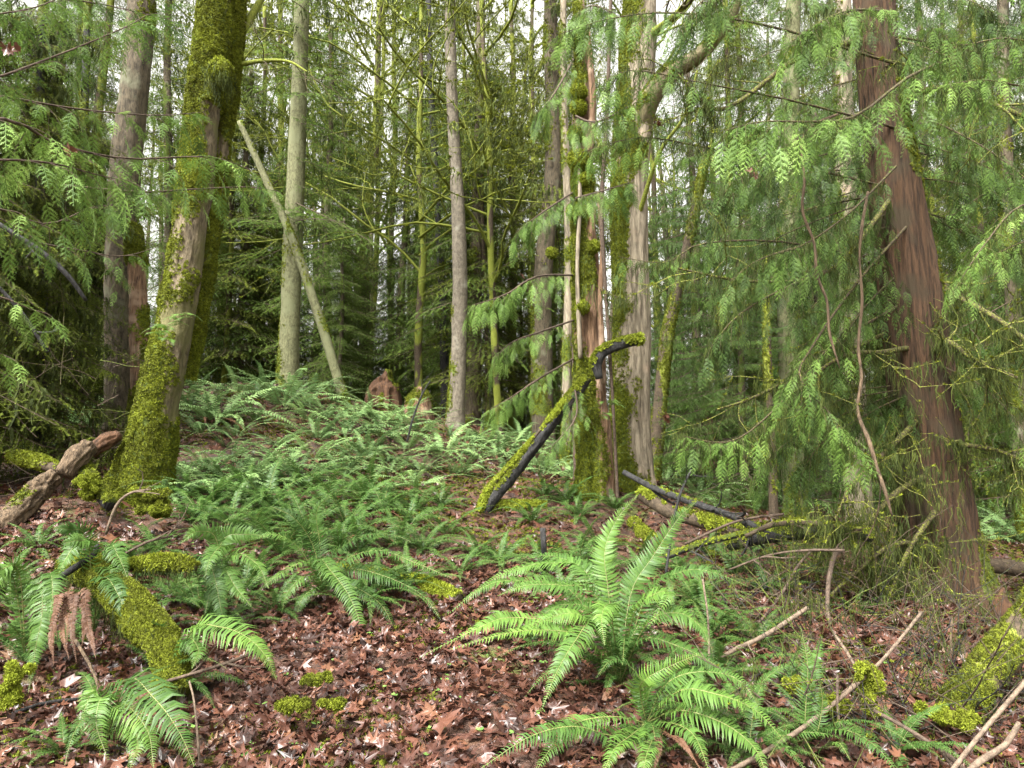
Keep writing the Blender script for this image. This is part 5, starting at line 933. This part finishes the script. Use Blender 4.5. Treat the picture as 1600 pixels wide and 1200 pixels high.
WF = [fern_tpl(13+k % 3, 26, 1 if k < 3 else 2, 200+k, 1.0).mesh('sword_fern', [M['fernfar'], M['rachis'], M['ferndead']]) for k in range(6)]
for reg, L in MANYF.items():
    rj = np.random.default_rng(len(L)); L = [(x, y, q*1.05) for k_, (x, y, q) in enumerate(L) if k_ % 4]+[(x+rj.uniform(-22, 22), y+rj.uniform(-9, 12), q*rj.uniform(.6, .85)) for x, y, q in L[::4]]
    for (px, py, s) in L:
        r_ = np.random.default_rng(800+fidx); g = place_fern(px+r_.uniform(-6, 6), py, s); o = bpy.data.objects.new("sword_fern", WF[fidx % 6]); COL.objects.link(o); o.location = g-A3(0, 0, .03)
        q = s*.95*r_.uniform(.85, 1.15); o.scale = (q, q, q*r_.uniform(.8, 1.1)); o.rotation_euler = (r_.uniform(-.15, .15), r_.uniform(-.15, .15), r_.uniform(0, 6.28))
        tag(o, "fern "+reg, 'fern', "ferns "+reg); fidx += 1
# small ferns growing on the trunks
def trunk_fern(label, pts_pix, d, n, s, seed):
    r_ = np.random.default_rng(seed); b = P(*pts_pix, d); t = thing("licorice_fern", label, 'fern', b)
    for k in range(n):
        az = -pi/2+r_.uniform(-1.4, 1.4); mb = MB(); frond(mb, arc(s*r_.uniform(.6, 1.1), r_.uniform(0, 50), -60, az, .3, base=b+r_.uniform(-.08, .08, 3)*A3(1, .2, 1)), .055, 18, 1, .75, seed=seed+k, ribr=.0015); zero(mb.build('frond', FM, t, tuple(b)))
trunk_fern("small licorice ferns sprouting from the mossy leaning maple at mid height", (255, 520), 7.1, 9, .28, 5)
trunk_fern("small licorice ferns on the right side of the leaning maple trunk", (290, 500), 7.05, 7, .26, 25)
trunk_fern("small green fern hanging from the foot of the rotten snag", (948, 640), 9.1, 7, .3, 45)

# ================================================================== leaf litter, herbs, moss on the ground
def maple_tpl(seed, hi=True):
    r = np.random.default_rng(seed); mb = MB()
    ang = [(-150, .32), (-125, .62), (-100, .40), (-72, .85), (-55, .60), (-40, .95), (-22, .48), (0, 1.15), (22, .48), (40, .95), (55, .60), (72, .85), (100, .40), (125, .62), (150, .32)] if hi else [(-140, .5), (-95, .45), (-60, .9), (-25, .5), (0, 1.1), (25, .5), (60, .9), (95, .45), (140, .5)]
    V = [A3(0, 0, 0)]; cx, cy = r.uniform(-.6, .9), r.uniform(-.5, .8)
    for a, l in ang:
        l *= r.uniform(.85, 1.12); x, y = l*cos(radians(a)), l*sin(radians(a)); V.append(A3(x, y, cx*y*y*.5+cy*x*x*.35+r.uniform(-.12, .12)))
    if r.uniform() < .45: c0 = r.integers(3, len(V)-3); V = [V[0]]+(V[1:c0+1] if r.uniform() < .5 else V[c0:])
    V[0] = V[0]+A3(0, 0, r.uniform(-.15, .2)); V = [A3(v[0], v[1]*r.uniform(.55, 1), v[2]) for v in V]
    n = len(V)-1
    mids = [v*.55+A3(0, 0, r.uniform(-.06, .06)) for v in V[1:]]; V += mids
    T = []
    for k in range(1, n): T += [[0, n+k, n+k+1], [n+k, k, k+1], [n+k, k+1, n+k+1]]
    mb.add(np.array(V)*.075, None, T, 0, .5); return mb.arr()
ML = [maple_tpl(k) for k in range(12)]; ML2 = [maple_tpl(k+19, False) for k in range(6)]
def scatter_leaves(mb, n, d0, d1, tp, sz, seed, tilt=.45, lift=.02, xr=.74):
    r = np.random.default_rng(seed); d = np.sqrt(r.uniform(d0**2, d1**2, n)); x = r.uniform(-xr, xr, n)*d
    e = .05; z = G(x, d); gxn = (G(x+e, d)-z)/e; gyn = (G(x, d+e)-z)/e; nrm = unit(np.stack([-gxn, -gyn, np.ones(n)], 1)+r.normal(0, tilt, (n, 3))*A3(1, 1, .1))
    nrm[:, 2] = np.abs(nrm[:, 2])+.05; a = r.uniform(0, 6.28, n); Mx = basis(np.stack([np.cos(a), np.sin(a), 0*a], 1)-nrm*(np.cos(a)*nrm[:, 0]+np.sin(a)*nrm[:, 1])[:, None], nrm); Mx = Mx*(sz*r.uniform(.5, 1.35, n))[:, None, None]
    tn = r.beta(1.5, 2.3, n)-.5; k = r.integers(0, len(tp), n); p = np.stack([x, d, z+r.uniform(.005, lift, n)], 1)
    for q in range(len(tp)): s = k == q; mb.inst(tp[q], Mx[s], p[s], tn[s])
mb = MB(); scatter_leaves(mb, 21000, 2.2, 6.5, ML, .72, 1, .5, .04); scatter_leaves(mb, 30000, 6.5, 17, ML2, .9, 2, .5, .05); tag(mb.build("leaf_litter", M['litter']), kind='stuff')
mb = MB()   # fine brown bits and dead needles
r = np.random.default_rng(3); n = 60000; d = np.sqrt(r.uniform(2.2**2, 8**2, n)); x = r.uniform(-.74, .74, n)*d; z = G(x, d); a = r.uniform(0, 6.28, n)
dr = np.stack([np.cos(a), np.sin(a), r.uniform(-.2, .5, n)], 1)*r.uniform(.01, .05, n)[:, None]; w_ = np.stack([-np.sin(a), np.cos(a), 0*a], 1)*r.uniform(.0008, .0025, n)[:, None]; p = np.stack([x, d, z+.012], 1)
mb.add(np.stack([p-w_, p+w_, p+dr], 1), None, np.arange(3*n).reshape(-1, 3), 0, np.repeat(r.uniform(0, .8, n), 3)); 
for q in range(420):
    dq = math.sqrt(r.uniform(2.3**2, 7.5**2)); xq = r.uniform(-.72, .72)*dq; aq = r.uniform(0, 6.28); lq = r.uniform(.04, .22); zq = float(G(xq, dq))+.03; uq = A3(cos(aq), sin(aq), r.uniform(-.12, .2))*lq; vq = A3(-sin(aq), cos(aq), 0)*lq*r.uniform(-.15, .15)
    tube(mb, np.array([A3(xq, dq, zq), A3(xq, dq, zq)+uq*.5+vq, A3(xq, dq, zq)+uq]), [.0025, .002, .001], 4, 0, r.uniform(0, .7))
tag(mb.build("twig_debris", M['ferndead']), kind='stuff')
# moss cushions and carpets
mb = MB(); r = np.random.default_rng(4); n = 90000; d = np.sqrt(r.uniform(2.4**2, 13**2, n)); x = r.uniform(-.74, .74, n)*d; q = fbm(np.stack([x, d, 0*x], 1)*1.4, 4, 31)+.22*(x/d > .35)+.12*(x/d < -.5)
k = q > .06; x, d = x[k], d[k]; p = np.stack([x, d, G(x, d)+.004], 1); tufts(mb, p, unit(r.normal(0, .25, (len(p), 3))+A3(0, 0, 1)), 1.0, 5, -.06); tag(mb.build("ground_moss", M['moss']), kind='stuff')
# dead fern stalks and small green herbs
mb = MB(); n = 900; d = np.sqrt(r.uniform(2.6**2, 7**2, n)); x = r.uniform(-.72, .72, n)*d; z = G(x, d)
for q in range(n):
    s = r.uniform(.006, .016)
    for j in range(r.integers(2, 5)):
        a = r.uniform(0, 6.28); c = A3(x[q], d[q], z[q]+.03)+A3(cos(a), sin(a), 0)*s*1.3; u = A3(cos(a), sin(a), .3)*s; v = A3(-sin(a), cos(a), 0)*s*.8; mb.add([c-u, c-v, c+u, c+v], [[0, 1, 2, 3]], None, 0, r.uniform(.2, 1))
tag(mb.build("small_herbs", M['herb']), kind='stuff')
# tangle of fine dead twigs hung with moss, right foreground, and undergrowth on the left
def brush(name, boxes, n, seed, mats, bd):
    mb = MB(); rg = np.random.default_rng(seed); A = []
    for (x0, y0, x1, y1, d0, d1) in boxes:
        for k in range(n):
            px, py = rg.uniform(x0, x1), rg.uniform(y0, y1); g = hit(px, py) if d0 is None else None
            b = g if g is not None else P(px, py, rg.uniform(d0, d1)); out = []; a = rg.uniform(0, 6.28)
            limb(mb, b, A3(cos(a), sin(a)*.5, rg.uniform(-.1, .9)), rg.uniform(.25, .8), rg.uniform(.002, .006), 1, rg, .25, 0, 0, rg.uniform(0, .55), out, .6, (1, 4)); A += [spline(o[0], 8) for o in out]
    A = np.vstack(A); ii = rg.integers(0, len(A), int(len(A)*bd)); beards(mb, A[ii[:len(ii)//3]], .55, seed, 1, tint=.05); jj = rg.integers(0, len(A), int(len(A)*bd*1.2)); tufts(mb, A[jj], np.tile(A3(0, 0, 1), (len(jj), 1)), .6, seed, -.15, 2)
    tag(mb.build(name, mats), kind='stuff')
BRM = [M['twig'], M['hang'], M['moss']]
brush("dark_brush", [(1130, 860, 1450, 1000, None, 0), (1300, 1000, 1620, 1200, None, 0)], 55, 6, [M['wet'], M['hang'], M['moss']], .12)
brush("dead_brush", [(1130, 880, 1430, 1010, None, 0), (1180, 980, 1600, 1190, None, 0), (1380, 900, 1620, 1060, None, 0)], 60, 1, BRM, .14)
brush("mossy_undergrowth", [(-40, 640, 200, 800, None, 0), (0, 560, 200, 700, 7.5, 9), (1230, 800, 1380, 860, None, 0)], 40, 2, BRM, .25)
# single bright moss clumps
CL = [("bright moss clump draped over a twig, centre of the right foreground", 1357, 1075, 3.5, .045, .13, .15), ("round bright moss cushion at the bottom right", 1480, 1120, 3.4, .09, .05, .1), ("small bright moss clump by the tall narrow fern", 1245, 1070, 3.7, .04, .04, .1),
      ("bright moss cushion on leaves, left of centre at the bottom", 455, 1100, 3.5, .06, .02, .0), ("small bright moss cushion right of its neighbour, bottom left of centre", 525, 1098, 3.5, .05, .018, .0), ("bright yellow-green moss fork at the left edge near the bottom", 18, 1070, 3.5, .04, .10, .2),
      ("moss cushion at the foot of the leaning maple, on the leaves", 240, 785, 6.3, .12, .13, .05), ("small moss clump beside the split orange log", 138, 760, 6.5, .08, .13, .2), ("moss clump behind the small moss cushion, bottom left of centre", 490, 1062, 3.75, .05, .02, -.05), ("moss cushion right of the tall narrow fern", 1290, 1100, 3.45, .08, .06, .1)]
for k, (lbl, px, py, d, sx, sz_, tn) in enumerate(CL):
    c = P(px, py, d); r = np.random.default_rng(k); mb = MB(); c[2] = max(c[2], float(G(c[0], c[1]))+sz_*.5); bl = int(14+110*max(sx, sz_))
    for q in range(bl):
        t = q/(bl-1)*2-1; cc = c+A3(r.normal(0, .5)*sx, r.normal(0, .5)*sx, t*sz_*.8 if sz_ > sx else r.uniform(-.3, .3)*sz_); rad = min(sx, sz_)*r.uniform(.10, .36); dd = unit(r.normal(size=(150, 3))); pts = cc+dd*rad*(1+.35*fbm(dd*2.2+q, 2, k))[:, None]*A3(1.1, 1.1, .9)
        tufts(mb, pts, unit(dd+A3(0, 0, .3)), r.uniform(.45, .85), k*20+q, tn+r.uniform(-.1, .1)); a = np.linspace(-.9, .9, 5); tube(mb, np.stack([cc[0]+0*a, cc[1]+0*a+.001*a, cc[2]+a*rad*.8], 1), rad*.85*np.sqrt(1-a**2)+.002, 7, 0, .15)
    tag(mb.build("moss_clump", M['moss'], None, tuple(c)), lbl, 'moss')
# big single dead leaves
BL = [("big reddish dead maple leaf curled on the ground, lower left", 100, 1100, .4), ("big dead leaf stuck beside the broad bright frond, lower left", 185, 1130, .35), ("pale tan dead leaf standing by the fern on the mossy log", 180, 858, .9), ("curled red-brown dead leaf by the cedar foot, right", 1372, 922, .7), ("big reddish dead leaf among sticks, bottom right", 1445, 1140, .6), ("tan dead leaf right of the thin brown stick, lower left", 320, 1085, .8), ("dead maple leaf on the leaf litter left of the lower fern", 690, 1160, .6)]
for k, (lbl, px, py, tn) in enumerate(BL):
    g = hit(px, py); mb = MB(); mb.inst(ML[k % 5], basis(A3(cos(k*2.), sin(k*2.), .3)[None], A3(.2, -.6, 1)[None])*1.5, (g+A3(0, 0, .07))[None], tn-.5); tag(mb.build("dead_leaf", M['litter'], None, tuple(g)), lbl, 'leaf')
HL = [("reddish dead leaves caught in the cedar bough at the upper left", 103, 235, 3.4), ("brown dead leaves caught high at the upper left corner", 18, 75, 3.3), ("orange dead leaf caught on the young cedar's drooping spray", 820, 433, 6.9), ("dark dead leaf cluster hanging right of the thick old maple's foot", 1045, 652, 6.0), ("dark dead leaf cluster hanging in the cedar branches, upper right", 1175, 268, 5.0), ("reddish dead leaf hanging on twigs against the old maple", 1026, 192, 6.0)]
for k, (lbl, px, py, d) in enumerate(HL):
    c = P(px, py, d); mb = MB(); r = np.random.default_rng(k)
    for q in range(1 if 'leaf caught' in lbl else 4): mb.inst(ML[q], basis(unit(r.uniform(-1, 1, 3))[None], unit(r.uniform(-1, 1, 3))[None])*.7, (c+r.uniform(-.025, .025, 3))[None], r.uniform(0, .3))
    tag(mb.build("caught_leaf", M['litter'], None, tuple(c)), lbl, 'leaf')
